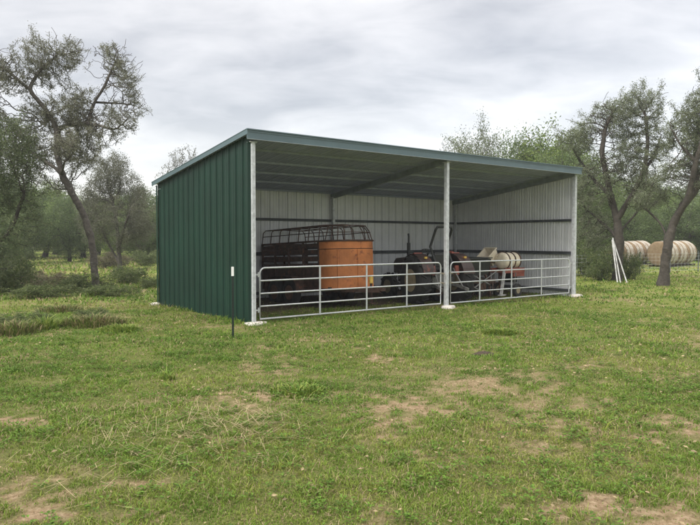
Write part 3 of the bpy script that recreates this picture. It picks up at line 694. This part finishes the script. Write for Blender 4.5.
def blob(cs, n, seed=0, shell=.35, gate=.30, gs=1.1):
    """attractors in ellipsoids (cx,cy,cz,rx,ry,rz,weight)"""
    r = np.random.default_rng(seed); w_ = np.array([c[6] if len(c) > 6 else c[3]*c[4]*c[5] for c in cs], float); w_ /= w_.sum(); out_ = []
    for c, q in zip(cs, w_):
        m = int(n*q)+1; d = r.normal(size=(m, 3)); d /= np.linalg.norm(d, axis=1)[:, None]; d *= (r.random((m, 1))**shell); out_.append(d*np.array(c[3:6])+np.array(c[:3]))
    A_ = np.vstack(out_); g_ = fbm(A_[:, 0]*gs+A_[:, 1]*.6, A_[:, 2]*gs+A_[:, 1]*gs*.8, 3, seed+100)
    return A_[g_ > np.quantile(g_, gate)]

# left oak: skeleton measured in the photograph, at its own distance
ox, oy = gp(97, 292); opx = oy/F
def op(px, py, dy=0): return ((px-97)*opx, dy, (292-py)*opx)
oak_cols = [(.11, .12, .07), (.17, .175, .115), (.22, .22, .16), (.27, .265, .205)]
trunk = [op(97, 293), op(95, 270), op(92, 240, .05), op(84, 213, .05), op(73, 195, .1), (op(62, 174, .1)), op(59, 155, .05), op(60, 130, 0)]
sk = [trunk,
      [op(60, 130), op(52, 112, -.2), op(38, 94, -.4), op(22, 78, -.5), op(4, 66, -.7)],
      [op(38, 94, -.4), op(45, 75, -.2), op(60, 55, .1)],
      [op(60, 130), op(68, 124, .2), op(86, 123, .3), op(91, 100, .5), op(102, 83, .5), op(110, 62, .6)],
      [op(86, 123, .3), op(104, 127, -.1), op(120, 132, -.3), op(134, 122, -.4)],
      [op(91, 100, .5), op(112, 98, 1.0), op(130, 100, 1.3)],
      [op(62, 174, .1), op(50, 165, .3), op(33, 156, .6), op(15, 146, .9), op(0, 150, 1.2)],
      [op(62, 174, .1), op(74, 166, -.6), op(86, 160, -1.0), op(95, 150, -1.4)],
      [op(52, 112, -.2), op(40, 118, .8), op(22, 116, 1.5)],
      [op(73, 195, .1), op(60, 188, .8), op(40, 186, 1.2)]]
def oe(px, py, rx, ry, dy=0, rd=None, w_=None):
    q = op(px, py, dy); q = (*q, rx*opx, (rd if rd else rx*opx*.9), ry*opx); return q if w_ is None else (*q, w_)
cs = [oe(45, 65, 30, 26, 0), oe(65, 55, 22, 18, .2), oe(20, 78, 26, 22, -.4), oe(110, 68, 26, 30, .6), oe(125, 95, 24, 24, .5), oe(128, 122, 18, 14, -.2), oe(12, 135, 30, 26, .9), oe(30, 110, 24, 20, .9), oe(20, 165, 26, 16, 1.0),
      oe(85, 150, 22, 14, -.9), oe(100, 110, 20, 14, .9), oe(68, 95, 16, 18, .9), oe(-22, 100, 24, 36, .4), oe(50, 180, 20, 12, 1.2), oe(80, 52, 20, 16, .4), oe(72, 115, 34, 22, .3), oe(60, 150, 30, 24, .9), oe(100, 135, 26, 20, -.2)]
P, par = colonize(sk, blob(cs, 17000, 11, .6, .26, 1.6), .10, .50, .125, 90, 1, .42)
wd_, lv_ = tree_meshes('oak', P, par, .108, .046, 100000, .050, oak_cols, 8, 2, 2.0, .0064, .013, clump=1.4)
place_tree('oak_tree', 'tall grey oak with a crooked leaning trunk and sparse twiggy crown, left of the shed', 'tree', (ox, oy), wd_, lv_, M['bark'])

# round grey tree behind it
rx_, ry_ = gp(120, 270); s_ = ry_/F
def rp(px, py, dy=0): return ((px-120)*s_, dy, (270-py)*s_)
sk = [[rp(120, 271), rp(119, 250), rp(116, 225, .3), rp(112, 200, .2)], [rp(119, 250), rp(127, 228, -.4), rp(134, 205, -.3)], [rp(120, 262), rp(108, 245, .2), rp(100, 225)]]
cs = [(*rp(118, 205), 34*s_, 1.7, 45*s_), (*rp(132, 225), 22*s_, 1.3, 30*s_), (*rp(98, 215), 20*s_, 1.2, 32*s_), (*rp(115, 172), 20*s_, 1.1, 20*s_)]
P, par = colonize(sk, blob(cs, 4200, 12, .6, .4, 1.0), .17, .8, .21, 60, 2, .35)
wd_, lv_ = tree_meshes('grey_tree', P, par, .14, .075, 52000, .11, [(.11, .12, .075), (.16, .165, .115), (.21, .21, .155)], 5, 3, 2.3, .007, .03)
place_tree('round_tree', 'round pale grey tree with low branches behind the crooked oak', 'tree', (rx_, ry_), wd_, lv_, M['bark'])

# right trees
r1x, r1y = gp(617, 281); s1 = r1y/F
def q1(px, py, dy=0): return ((px-617)*s1, dy, (281-py)*s1)
sk = [[q1(617, 282), q1(617, 262), q1(619, 240), q1(618, 215, .2), q1(613, 190, .3), q1(606, 165, .2), q1(600, 145)], [q1(618, 215, .2), q1(628, 190, -.3), q1(636, 165, -.6), q1(640, 135, -.5), q1(638, 105, -.4)],
      [q1(613, 190, .3), q1(600, 172, .8), q1(588, 150, 1.1), q1(578, 130, 1.2)], [q1(636, 165, -.6), q1(650, 148, -.2), q1(660, 125, .1)], [q1(619, 235), q1(604, 215, .6), q1(590, 200, 1)], [q1(600, 145), q1(605, 120, .3), q1(615, 95, .3)], [q1(622, 230), q1(636, 215, .6), q1(650, 200, .9)]]
cs = [(*q1(607, 112, .2), 30*s1, 1.3, 24*s1), (*q1(638, 98, 0), 26*s1, 1.2, 20*s1), (*q1(585, 128, .8), 24*s1, 1.1, 16*s1), (*q1(650, 130), 22*s1, 1.1, 28*s1), (*q1(620, 160), 36*s1, 1.5, 30*s1), (*q1(590, 180, .6), 22*s1, 1.1, 28*s1), (*q1(645, 185, .3), 20*s1, 1.1, 22*s1), (*q1(600, 225, .8), 20*s1, .9, 24*s1)]
P, par = colonize(sk, blob(cs, 10500, 13, .6, .30, 1.2), .14, .7, .17, 50, 4, .3)
rcols = [(.11, .135, .075), (.16, .185, .105), (.21, .235, .15), (.26, .275, .195)]
wd_, lv_ = tree_meshes('right_oak', P, par, .19, .058, 78000, .066, rcols, 8, 4, 2.0, .0075, .018, clump=1.4)
place_tree('oak_tree', 'big dark oak right of the shed with pale pipes leaning on its trunk', 'tree', (r1x, r1y), wd_, lv_, M['bark2'], 0, (1, 1, .94))
r2x, r2y = gp(663, 286); s2 = r2y/F
def q2(px, py, dy=0): return ((px-663)*s2, dy, (286-py)*s2)
sk = [[q2(663, 287), q2(664, 268), q2(667, 245), q2(673, 225, .1), q2(684, 205, .2), q2(697, 190, .2), q2(712, 172, .2)], [q2(667, 245), q2(666, 226, .3), q2(655, 210, .6), q2(645, 200, .9)], [q2(673, 225, .1), q2(680, 198, -.5), q2(682, 165, -.8), q2(690, 130, -.9), q2(696, 95, -.8)],
      [q2(697, 190, .2), q2(702, 160, .6), q2(706, 125, .8)], [q2(682, 165, -.8), q2(670, 148, -.6), q2(662, 130, -.4)]]
cs = [(*q2(692, 100, -.4), 22*s2, 1.1, 26*s2), (*q2(715, 120, .4), 30*s2, 1.3, 40*s2), (*q2(678, 140, -.4), 22*s2, 1.0, 28*s2), (*q2(668, 175), 24*s2, 1.0, 20*s2), (*q2(700, 170), 30*s2, 1.2, 24*s2), (*q2(655, 198, .6), 18*s2, .8, 10*s2), (*q2(735, 170, .6), 26*s2, 1.2, 30*s2)]
P, par = colonize(sk, blob(cs, 10500, 14, .6, .28, 1.2), .13, .65, .16, 50, 5, .3)
wd_, lv_ = tree_meshes('lean_oak', P, par, .17, .055, 70000, .062, rcols, 8, 6, 2.0, .0075, .017, clump=1.4)
place_tree('oak_tree', 'oak with a dark trunk leaning right in front of the hay bales', 'tree', (r2x, r2y), wd_, lv_, M['bark2'])
# left-edge tree
lx, ly = gp(-14, 296); s3 = ly/F
sk = [[(0, 0, -.05), (.1, 0, 1.2), (-.1, .1, 2.4), (.2, .2, 3.6)], [(.1, 0, 1.2), (.7, .3, 2.2), (1.1, .3, 3.2)], [(-.1, .1, 2.4), (-.9, -.2, 3.6)]]
cs = [(0, 0, 4.2, 1.7, 1.5, 1.7), (.7, .2, 2.7, .95, 1.0, 1.4), (-1, 0, 2.6, 1.4, 1.2, 1.4), (.35, 0, 1.3, .7, .8, .9)]
P, par = colonize(sk, blob(cs, 4500, 15, .6, .4, 1.2), .14, .7, .19, 50, 6, .3)
wd_, lv_ = tree_meshes('edge_tree', P, par, .16, .065, 42000, .075, [(.095, .13, .06), (.145, .18, .085), (.195, .22, .12)], 5, 7, 2.3, .006, .022)
place_tree('edge_tree', 'dark leafy tree cut off by the left edge of the photo', 'tree', (lx, ly), wd_, lv_, M['bark2'])

# prototypes for the trees further off: 3 kinds
protos = []
kinds = [([(.08, .12, .045), (.125, .175, .065), (.18, .235, .095)], 28000, .12, [(0, 0, 4.4, 2.3, 2.3, 2.0), (.8, .4, 3.0, 2.0, 2.0, 1.6), (-1.0, -.3, 2.8, 1.8, 1.9, 1.6), (.2, 0, 1.6, 1.8, 1.8, 1.2)]),
         ([(.11, .14, .075), (.16, .19, .11), (.21, .23, .15)], 22000, .10, [(0, 0, 5.0, 1.9, 1.9, 2.0), (1.1, 0, 3.8, 1.5, 1.5, 1.4), (-1.2, .3, 3.6, 1.5, 1.5, 1.5)]),
         ([(.085, .14, .032), (.155, .215, .05), (.22, .275, .08)], 28000, .115, [(0, 0, 4.0, 2.0, 2.0, 2.2), (.9, 0, 2.4, 1.7, 1.7, 1.6), (-.9, .3, 2.3, 1.7, 1.7, 1.6)]),
         ([(.12, .13, .10), (.17, .175, .13), (.22, .22, .17)], 5000, .11, [(0, 0, 5.2, 1.7, 1.7, 1.9), (.9, 0, 4.2, 1.5, 1.5, 1.4), (-1.0, .3, 4.0, 1.4, 1.4, 1.5)])]
for ki, (cols_, nl, ls, cs) in enumerate(kinds):
    sk = [[(0, 0, -.05), (.1, 0, .8), (-.1, .1, 1.8), (.1, 0, 3.0)], [(.1, 0, .8), (.8, .2, 1.9), (1.1, .3, 3.0)], [(-.1, .1, 1.8), (-.9, -.2, 2.8)]]
    P, par = colonize(sk, blob(cs, 2600, 30+ki, .6, .38, .8), .22, 1.0, .27, 50, 20+ki, .35)
    protos.append(tree_meshes(f'far_tree{ki}', P, par, .17, ls, nl, .17 if ki != 3 else .10, cols_, 4, 20+ki, 2.3, .010, .04))
far_specs = [  # px, Z, top py, kind, width scale, label
    (-35, 40, 150, 0, 1.1, 'leafy green tree partly outside the photo behind the left edge'),
    (12, 46, 178, 0, 1.1, 'first dense green tree from the left edge in the back row'),
    (45, 62, 182, 2, 1.3, 'bright green tree at the far end of the left clearing'),
    (70, 50, 196, 0, .9, 'dark green tree seen just past the crooked oak trunk'),
    (98, 70, 200, 2, 1.3, 'pale green far tree between the crooked oak and round tree'),
    (140, 58, 188, 0, 1.2, 'green tree whose crown touches the back corner of the shed'),
    (185, 44, 148, 3, .75, 'thin bare tree top rising over the left roof slope'),
    (-75, 55, 160, 0, 1.4, 'leafy tree outside the left edge beside the clearing'),
    (25, 78, 196, 0, 1.5, 'farthest dark tree behind the left clearing'),
    (120, 84, 200, 0, 1.6, 'farthest dark tree behind the round grey tree'),
    (474, 42, 128, 1, .75, 'thin leafed tree rising over the middle of the roof'),
    (452, 48, 142, 3, .6, 'bare twiggy tree top left of the one over mid roof'),
    (512, 46, 137, 0, .7, 'slim tree top right of the one over mid roof'),
    (545, 44, 132, 2, 1.0, 'airy tree top above the right end of the roof'),
    (572, 38, 148, 0, .95, 'green tree directly behind the right rear of the shed'),
    (590, 33, 178, 0, .8, 'dark green low tree between right shed corner and big oak'),
    (640, 62, 178, 2, 1.3, 'yellow green tree behind the left row of hay bales'),
    (668, 70, 188, 0, 1.5, 'dark green tree behind the right row of hay bales'),
    (700, 58, 185, 0, 1.3, 'green tree behind the bales at the right edge'),
    (735, 54, 165, 2, 1.3, 'leafy tree just outside the right edge'),
    (610, 75, 178, 0, 1.6, 'far dark tree seen through the big oak'),
    (775, 60, 160, 0, 1.5, 'far tree outside the right edge beyond the bales'),
    (-10, 36, 196, 0, 1.2, 'low dense green tree at the left edge before the clearing'),
    (32, 56, 200, 2, 1.5, 'wide low pale tree behind the first dense green tree'),
    (84, 60, 205, 0, 1.6, 'wide dark bushy tree just left of the round grey tree'),
    (112, 56, 198, 2, 1.3, 'leafy low tree hidden mostly by the round grey tree'),
    (148, 48, 206, 0, 1.4, 'low bushy tree beside the back corner of the green wall'),
    (55, 74, 190, 0, 1.6, 'dark wide tree filling the gap left of the oak trunk'),
    (628, 50, 200, 0, 1.5, 'dark low tree right behind the left row of bales'),
    (655, 56, 196, 2, 1.5, 'low bright tree above the gap between the bale rows'),
    (685, 52, 200, 0, 1.5, 'low dark tree right behind the right row of bales'),
    (562, 52, 148, 0, 1.1, 'round green crown behind the right end of the roof'),
    (510, 60, 156, 2, 1.1, 'green tree low behind the roof ridge'),
]
for k, (px, Zd, tp, kd, ws, lab) in enumerate(far_specs):
    xx = (px-350)/F*Zd; H_ = CAMH+(240-tp)/F*Zd; base = [6.3, 6.9, 6.1, 7.0][kd]; s_ = H_/base
    place_tree('background_tree', lab, 'tree', (xx, Zd), *protos[kd], M['bark2'], random.uniform(0, 6.28), (s_*ws, s_*ws, s_), 'trees around the back of the pasture')
# shrubs as things
shr = []
for q in range(2):
    sk = [[(0, 0, -.03), (.05, 0, .2)], [(0, 0, .0), (.25, .1, .35)], [(0, 0, 0), (-.25, -.1, .35)]]
    P, par = colonize(sk, blob([(0, 0, .45, .75, .7, .42), (.4, .1, .3, .5, .5, .3), (-.4, 0, .35, .5, .5, .35)], 420, 50+q, .6), .09, .5, .14, 30, 50+q, .4)
    shr.append(tree_meshes(f'shrub{q}', P, par, .02, .055, 5200, .05, [[(.075, .11, .035), (.12, .16, .055), (.18, .20, .085)], [(.10, .09, .05), (.15, .14, .08), (.20, .18, .11)]][q], 4, 50+q, 2.2, .004, .05, flare=False))
for px, py, q, sx, sz, lab in [(88, 292, 0, 1.2, .8, 'low green shrub at the foot of the crooked oak'), (30, 286, 1, 1.6, .75, 'dry brown shrub in the left clearing'), (8, 292, 0, 1.7, 1.5, 'dark shrub at the left edge under the trees'),
        (128, 283, 0, 1.4, .9, 'low shrub between the crooked oak and the shed wall'), (62, 288, 1, 1.3, .7, 'dry shrub left of the crooked oak trunk'), 
        (150, 288, 0, .8, .5, 'low green shrub at the back corner of the green wall'),
        (48, 298, 0, 1.3, .55, 'wide dark low brush left of the dry clearing shrub'), (112, 296, 0, 1.1, .5, 'dark low brush in front of the crooked oak foot'),
        (10, 266, 0, 2.4, 1.5, 'big green bush far back at the left of the clearing'), (147, 266, 0, 1.8, 1.3, 'big green bush at the far side beside the green wall'), (92, 320, 0, .7, .32, 'low dark weed patch nearest the green wall'), (22, 325, 0, .8, .34, 'low dark weed patch near the left edge'),
        (600, 281, 0, 1.3, 1.6, 'leafy shrub at the left side of the big oak trunk'), (585, 276, 0, 1.6, 2.0, 'tall shrub by the wire fence next to the shed'), (627, 279, 0, .9, 1.5, 'rounded green bush in front of the left hay bales'), (108, 268, 1, 2.0, 1.2, 'dry brush under the round grey tree')]:
    x, y = gp(px, py); place_tree('shrub', lab, 'shrub', (x, y), *shr[q], M['bark2'], random.uniform(0, 6.28), (sx, sx, sz), 'shrubs and weed clumps')

# grass and weed tufts one can tell apart
def tuft_mesh(name, n, rad, h, cols, seed):
    r = np.random.default_rng(seed); an = r.uniform(0, 6.283, n); q = rad*np.sqrt(r.random(n)); x, y = np.cos(an)*q, np.sin(an)*q; a2 = an+r.normal(size=n)*.8
    hh = h*r.uniform(.35, 1.1, n)*(1-.5*(q/rad)**2); ln = hh*r.uniform(.15, 1.3, n); wv = .006+.006*r.random(n); vx, vy = -np.sin(a2)*wv, np.cos(a2)*wv; dx, dy = np.cos(a2)*ln, np.sin(a2)*ln
    z = np.full(n, -.02); st_ = lambda *a: np.stack(a, 1)
    V = np.stack([st_(x-vx, y-vy, z), st_(x+vx, y+vy, z), st_(x+dx*.4+vx*.8, y+dy*.4+vy*.8, hh*.65), st_(x+dx*.4-vx*.8, y+dy*.4-vy*.8, hh*.65), st_(x+dx+vx*.1, y+dy+vy*.1, hh*.9), st_(x+dx-vx*.1, y+dy-vy*.1, hh*.9)], 1).reshape(-1, 3)
    b_ = (np.arange(n)*6)[:, None]; Fq = np.concatenate([b_+np.array([[0, 1, 2, 3]]), b_+np.array([[3, 2, 4, 5]])], 1).reshape(-1, 4)
    c = np.array(cols)[r.integers(0, len(cols), n)]*r.uniform(.7, 1.25, (n, 1)); me = fast_mesh(name, V, Fq, np.repeat(c, 6, 0)); me.materials.append(M['grass']); return me
gcol = [(.09, .155, .02), (.14, .21, .03), (.21, .25, .05)]; scol = [(.09, .14, .025), (.18, .19, .06), (.27, .22, .11), (.11, .15, .03), (.10, .08, .04)]
for k, (px, py, cc_, rr_, hh_, n_, lab) in enumerate([(93, 326, scol, .62, .26, 1100, 'wide straw and green weed clump in the left grass'), (68, 326, gcol, .4, .2, 500, 'small green tuft left of the wide straw clump'), (12, 334, scol, .5, .28, 700, 'rough brownish weed clump at the left edge'),
        (44, 330, gcol, .26, .30, 320, 'upright green tuft between two straw coloured clumps'), (120, 332, gcol, .4, .14, 500, 'low green tuft right of the wide straw clump'), (60, 312, scol, .5, .2, 500, 'dry tuft in the grass behind the upright green tuft'),
        (168, 380, gcol, .08, .15, 50, 'small dark green tuft left of the front dirt patch'), (298, 393, gcol, .32, .10, 420, 'green tuft right of the front dirt patch'), (500, 333, gcol, .34, .10, 900, 'low green tuft in the grass in front of the right bay')]):
    x, y = gp(px, py); o = link(bpy.data.objects.new('grass_tuft', tuft_mesh('grass_tuft', n_, rr_, hh_, cc_, 200+k))); o.location = (x, y, gz(x, y)); tag(o, lab, 'grass tuft', 'grass tufts standing out of the turf')
# far woodland, one mass
n = 60000; th = rng.uniform(-R(62), R(62), n); rd = 100+rng.uniform(0, 22, n); top_ = 5.2+3.2*fbm(th*9+5, th*0, 3, 61)+1.8*fbm(th*50, rd*.1, 2, 62); zz_ = rng.random(n)**.8*top_
c = np.stack([np.sin(th)*rd, np.cos(th)*rd, zz_], 1)+rng.normal(size=(n, 3))*.3
a = rng.normal(size=(n, 3)); a /= np.linalg.norm(a, axis=1)[:, None]; b_ = np.cross(a, rng.normal(size=(n, 3))); b_ /= np.linalg.norm(b_, axis=1)[:, None]
L = .6*rng.uniform(.6, 1.4, n)[:, None]; V = np.stack([c-a*L*.5, c+b_*L*.3, c+a*L*.5, c-b_*L*.3], 1).reshape(-1, 3)
cc = np.array([.085, .115, .045])*rng.uniform(.6, 1.6, (n, 1))*(.6+.8*fbm(th*30, zz_*.3, 2, 63))[:, None]
me = fast_mesh('far_woodland', V, np.arange(4*n).reshape(-1, 4), np.repeat(cc, 4, 0)); me.materials.append(M['leaf'])
o = link(bpy.data.objects.new('far_woodland', me)); tag(o, 'far dark woodland closing the pasture all around', 'woodland', kind='stuff')

# ------------------------------------------------------------------ pipes leaning on the oak, wire fence, mound
for k, (bx_, tx, ty) in enumerate([(617.5, 612.0, 240), (620.5, 612.6, 238), (627, 613.4, 241)]):
    x0_, y0_ = gp(bx_, 283); tz = 1.7+(240-ty)/F*(r1y-.28)
    p1 = ((tx-350)/F*(r1y-.28), r1y-.28, tz)
    o = MB().tube([(x0_, y0_, 0), p1], .027, 8).build('leaning_pipe', M['pipe']); tag(o, ['leftmost of three pale pipes leaning on the big oak', 'middle of three pale pipes leaning on the big oak', 'rightmost and most slanted of three pale pipes on the oak'][k], 'pipe', 'pale pipes leaning on the oak')
fa, fb = Vector((*gp(572, 277), 0)), Vector((*gp(720, 271), 0))
wf = thing('wire_fence', 'low woven wire fence on thin steel posts right of the shed', 'fence', fa, math.atan2(fb.y-fa.y, fb.x-fa.x)); Lf = (fb-fa).length
for x_ in np.arange(0, Lf, 2.4): MB().box((x_, 0, .55), (.035, .035, 1.1)).build('post', M['red_iron'], wf)
b = MB()
for z in (.12, .30, .48, .66, .84, 1.0): b.tube([(0, -.025, z), (Lf, -.025, z)], .005, 4)
for x_ in np.arange(.3, Lf, .3): b.tube([(x_, -.03, .1), (x_, -.03, 1.0)], .003, 4)
b.build('wire_mesh', M['galv'], wf)
x, y = gp(484, 356); k = 20; b = MB(); vs = []
for m_, z in ((1, -.01), (.8, .02), (.45, .045), (.1, .05)):
    for j in range(k): a_ = 2*math.pi*j/k; q = random.uniform(.8, 1.15)*m_; vs.append((.17*q*math.cos(a_), .12*q*math.sin(a_), z+random.uniform(0, .012)))
b.add(vs, [(i*k+j, i*k+(j+1) % k, (i+1)*k+(j+1) % k, (i+1)*k+j) for i in range(3) for j in range(k)]+[tuple(range(3*k, 4*k))]); o = b.build('dung_pile', M['soil']); o.location = (x, y, gz(x, y)); tag(o, 'small dark dung pile on the grass before the right bay', 'dung')

# ------------------------------------------------------------------ grass (one mass of blades)
def scatter(n, r0, r1, half=None):
    half = half or (R(62) if r1 <= 10 else R(48) if r1 <= 18 else R(41))
    th = rng.uniform(-half, half, n); r = np.sqrt(rng.uniform(r0*r0, r1*r1, n)); return np.sin(th)*r, np.cos(th)*r
def blades(zones, name, label):
    Vs = []; Cs = []
    for n, r0, r1, wid, hgt in zones:
        x, y = scatter(n, r0, r1); d = dirt_mask(x, y); fl = floor_mask(x, y); keep = rng.random(n) > np.maximum(d*.85, fl*.9)
        for px_ in PX:
            q_ = W(px_+.02, -.05); keep &= np.hypot((x-q_[0]), (y-q_[1])) > .25
        q_ = W(-.02, SD+.08); keep &= np.hypot((x-q_[0]), (y-q_[1])) > .25
        s, tt = shed_local(x, y); inside = (s > -.1) & (s < SL+.1) & (tt > .0) & (tt < SD+.1); keep &= ~(inside & (rng.random(n) < .35)); keep &= ~((np.abs(s+.06) < .05) & (tt > -.05) & (tt < SD))
        clump = fbm(x*3.3, y*3.3, 3, 70); fine = fbm(x*9, y*9, 2, 75); keep &= rng.random(n) < np.clip(.22+1.7*(clump-.22)+1.1*(fine-.5), .12, 1)
        x, y, d, s, tt, clump = (q[keep] for q in (x, y, d, s, tt, clump)); n = len(x); z = height(x, y)
        big = fbm(x*.55+7, y*.55, 3, 71); mid = fbm(x*2.1, y*2.1, 3, 72)
        edge = np.exp(-np.clip(np.where((tt > -.4) & (tt < SD+.3), np.abs(s+.12), 9), 0, 9)/.14)*1.5+np.exp(-np.abs(tt+.02)/.12)*((s > -.2) & (s < SL+.2))*.5
        leftrough = np.clip((-x/y-.18)*5, 0, 1)*np.clip((y-14)/5, 0, 1)
        h = .8*hgt*(.45+1.1*rng.random(n)**1.5)*(.55+1.0*np.clip(mid-.25, 0, 1)*1.5)*(1+edge)*(1+leftrough*1.6*fbm(x*.8, y*.8, 2, 73)); h *= (1-.5*d)
        tall = rng.random(n) < .015; h = np.where(tall, h*1.7, h)
        an = rng.uniform(0, 2*np.pi, n); ln = rng.uniform(.35, 1.7, n)*h; ox_, oy_ = np.cos(an)*ln, np.sin(an)*ln; wa = an+np.pi/2+rng.normal(size=n)*.5
        wv = wid*rng.uniform(.6, 1.5, n)*(1+.02*0); wx, wy = np.cos(wa)*wv/2, np.sin(wa)*wv/2
        P0 = np.stack([x-wx, y-wy, z-.01], 1); P1 = np.stack([x+wx, y+wy, z-.01], 1)
        P2 = np.stack([x+ox_*.4+wx*.8, y+oy_*.4+wy*.8, z+h*.65], 1); P3 = np.stack([x+ox_*.4-wx*.8, y+oy_*.4-wy*.8, z+h*.65], 1)
        T0 = np.stack([x+ox_+wx*.15, y+oy_+wy*.15, z+h*.92], 1); T1 = np.stack([x+ox_-wx*.15, y+oy_-wy*.15, z+h*.92], 1)
        V = np.stack([P0, P1, P2, P3, T1, T0], 1).reshape(-1, 3); Vs.append(V)
        g1 = np.array([.065, .130, .012]); g2 = np.array([.140, .228, .026]); g3 = np.array([.24, .275, .052]); st = np.array([.38, .30, .17])
        k = np.clip(.40*rng.random(n)+1.1*(big-.35)+.9*(.62-clump)+.35*(vnoise(x*7, y*7, 76)-.3), 0, 1)[:, None]; c = np.where(k < .5, g1+(g2-g1)*k*2, g2+(g3-g2)*(k-.5)*2)
        straw = rng.random(n) < np.clip(.085+.28*np.clip(big-.42, 0, 1)*2+.35*d+.12*leftrough, 0, .6); c = np.where(straw[:, None], st*rng.uniform(.55, 1.15, (n, 1)), c*rng.uniform(.75, 1.25, (n, 1)))
        Cs.append(np.repeat(c, 6, 0))
    V = np.vstack(Vs); n = len(V)//6; b0_ = (np.arange(n)*6)[:, None]
    Fq = np.concatenate([b0_+np.array([[0, 1, 2, 3]]), b0_+np.array([[3, 2, 5, 4]])], 1).reshape(-1, 4)
    me = fast_mesh(name, V, Fq, np.vstack(Cs)); me.materials.append(M['grass']); o = link(bpy.data.objects.new(name, me)); tag(o, label, 'grass', kind='stuff'); return o
blades([(320000, 2.4, 6, .0048, .034), (265000, 6, 10, .0075, .036), (195000, 10, 18, .013, .046), (122000, 18, 34, .026, .065), (60000, 34, 80, .07, .10)], 'pasture_grass', 'short green and straw coloured pasture grass covering the ground')
# broad weeds: low rosettes of small leaves
n = 12000; x, y = scatter(n, 3, 16); kk = (fbm(x*1.3, y*1.3, 3, 80) > .44) & (dirt_mask(x, y) < .4) & (floor_mask(x, y) < .3); x, y = x[kk], y[kk]; n = len(x); z = height(x, y)
Vs = []; Cs = []
for q in range(9):
    an = rng.uniform(0, 2*np.pi, n); L = rng.uniform(.018, .042, n); r0 = rng.uniform(.0, .05, n); cx_, cy_ = x+np.cos(an)*r0, y+np.sin(an)*r0; zz_ = z+rng.uniform(.01, .05, n)
    dx, dy = np.cos(an), np.sin(an); wv = L*.32
    Vs.append(np.stack([np.stack([cx_, cy_, zz_], 1), np.stack([cx_+dx*L*.5-dy*wv, cy_+dy*L*.5+dx*wv, zz_+.010], 1), np.stack([cx_+dx*L, cy_+dy*L, zz_+.006], 1), np.stack([cx_+dx*L*.5+dy*wv, cy_+dy*L*.5-dx*wv, zz_+.010], 1)], 1).reshape(-1, 3))
    Cs.append(np.repeat(np.array([.095, .17, .022])*rng.uniform(.6, 1.5, (n, 1)), 4, 0))
V = np.vstack(Vs); me = fast_mesh('ground_weeds', V, np.arange(len(V)).reshape(-1, 4), np.vstack(Cs)); me.materials.append(M['grass']); o = link(bpy.data.objects.new('ground_weeds', me)); tag(o, 'low broad leaved weeds among the grass', 'weeds', kind='stuff')
# dead leaves and straw
n = 20000; x, y = scatter(n, 3, 15); pr_ = np.clip(.16+.9*np.clip(x/y, 0, .6)+.5*dirt_mask(x, y), 0, 1)*(fbm(x*1.1, y*1.1, 2, 90) > .4); kk = rng.random(n) < pr_; x, y = x[kk], y[kk]; n = len(x); z = height(x, y)+.028+rng.uniform(-.01, .012, n)
an = rng.uniform(0, 2*np.pi, n); L = .006+.024*rng.random(n)**2; dx, dy = np.cos(an)*L, np.sin(an)*L; tl = rng.uniform(-.35, .35, n)*L
V = np.stack([np.stack([x-dx, y-dy, z], 1), np.stack([x-dy*.45, y+dx*.45, z+tl+.004], 1), np.stack([x+dx, y+dy, z+.004], 1), np.stack([x+dy*.45, y-dx*.45, z-tl+.004], 1)], 1).reshape(-1, 3)
cc = np.array([.40, .31, .18])*rng.uniform(.4, 1.2, (n, 1)); me = fast_mesh('fallen_leaves', V, np.arange(4*n).reshape(-1, 4), np.repeat(cc, 4, 0)); me.materials.append(M['leaf']); o = link(bpy.data.objects.new('fallen_leaves', me)); tag(o, 'small dead tan leaves scattered on the grass', 'leaves', kind='stuff')
n = 700; ps = [gp(218, 427), gp(250, 420), gp(150, 460), gp(205, 440), gp(120, 430)]; ci = rng.integers(0, 5, n); x = np.array([ps[i_][0] for i_ in ci])+rng.normal(size=n)*.42; y = np.array([ps[i_][1] for i_ in ci])+rng.normal(size=n)*.42
z = height(x, y)+.03+rng.random(n)*.04; an = rng.uniform(0, 2*np.pi, n); L = rng.uniform(.02, .11, n); dx, dy = np.cos(an)*L, np.sin(an)*L; ux, uy = -np.sin(an)*.0017, np.cos(an)*.0017; dz = rng.normal(size=n)*.02
V = np.stack([np.stack([x-dx-ux, y-dy-uy, z-dz], 1), np.stack([x-dx+ux, y-dy+uy, z-dz], 1), np.stack([x+dx+ux, y+dy+uy, z+dz], 1), np.stack([x+dx-ux, y+dy-uy, z+dz], 1)], 1).reshape(-1, 3)
cc = np.array([.46, .38, .22])*rng.uniform(.5, 1.2, (n, 1)); me = fast_mesh('straw_litter', V, np.arange(4*n).reshape(-1, 4), np.repeat(cc, 4, 0)); me.materials.append(M['leaf']); o = link(bpy.data.objects.new('straw_litter', me)); tag(o, 'dry straw stalks lying in the left foreground grass', 'straw', kind='stuff')

# ------------------------------------------------------------------ air volume added to imitate lens veil, pales the trees
hm = bpy.data.materials.new('veil_haze'); hm.use_nodes = True; t = hm.node_tree; t.nodes.clear()
o_ = N(t, 'ShaderNodeOutputMaterial'); pv = N(t, 'ShaderNodeVolumePrincipled'); pv.inputs['Color'].default_value = (.93, .95, 1, 1); pv.inputs['Density'].default_value = .0009; pv.inputs['Anisotropy'].default_value = .2
t.links.new(pv.outputs[0], o_.inputs['Volume'])
o = MB().box((0, 0, 9.25), (1840, 1840, 20.5)).build('haze', hm); tag(o, 'lens veil imitated by added thin haze', 'haze', kind='stuff')
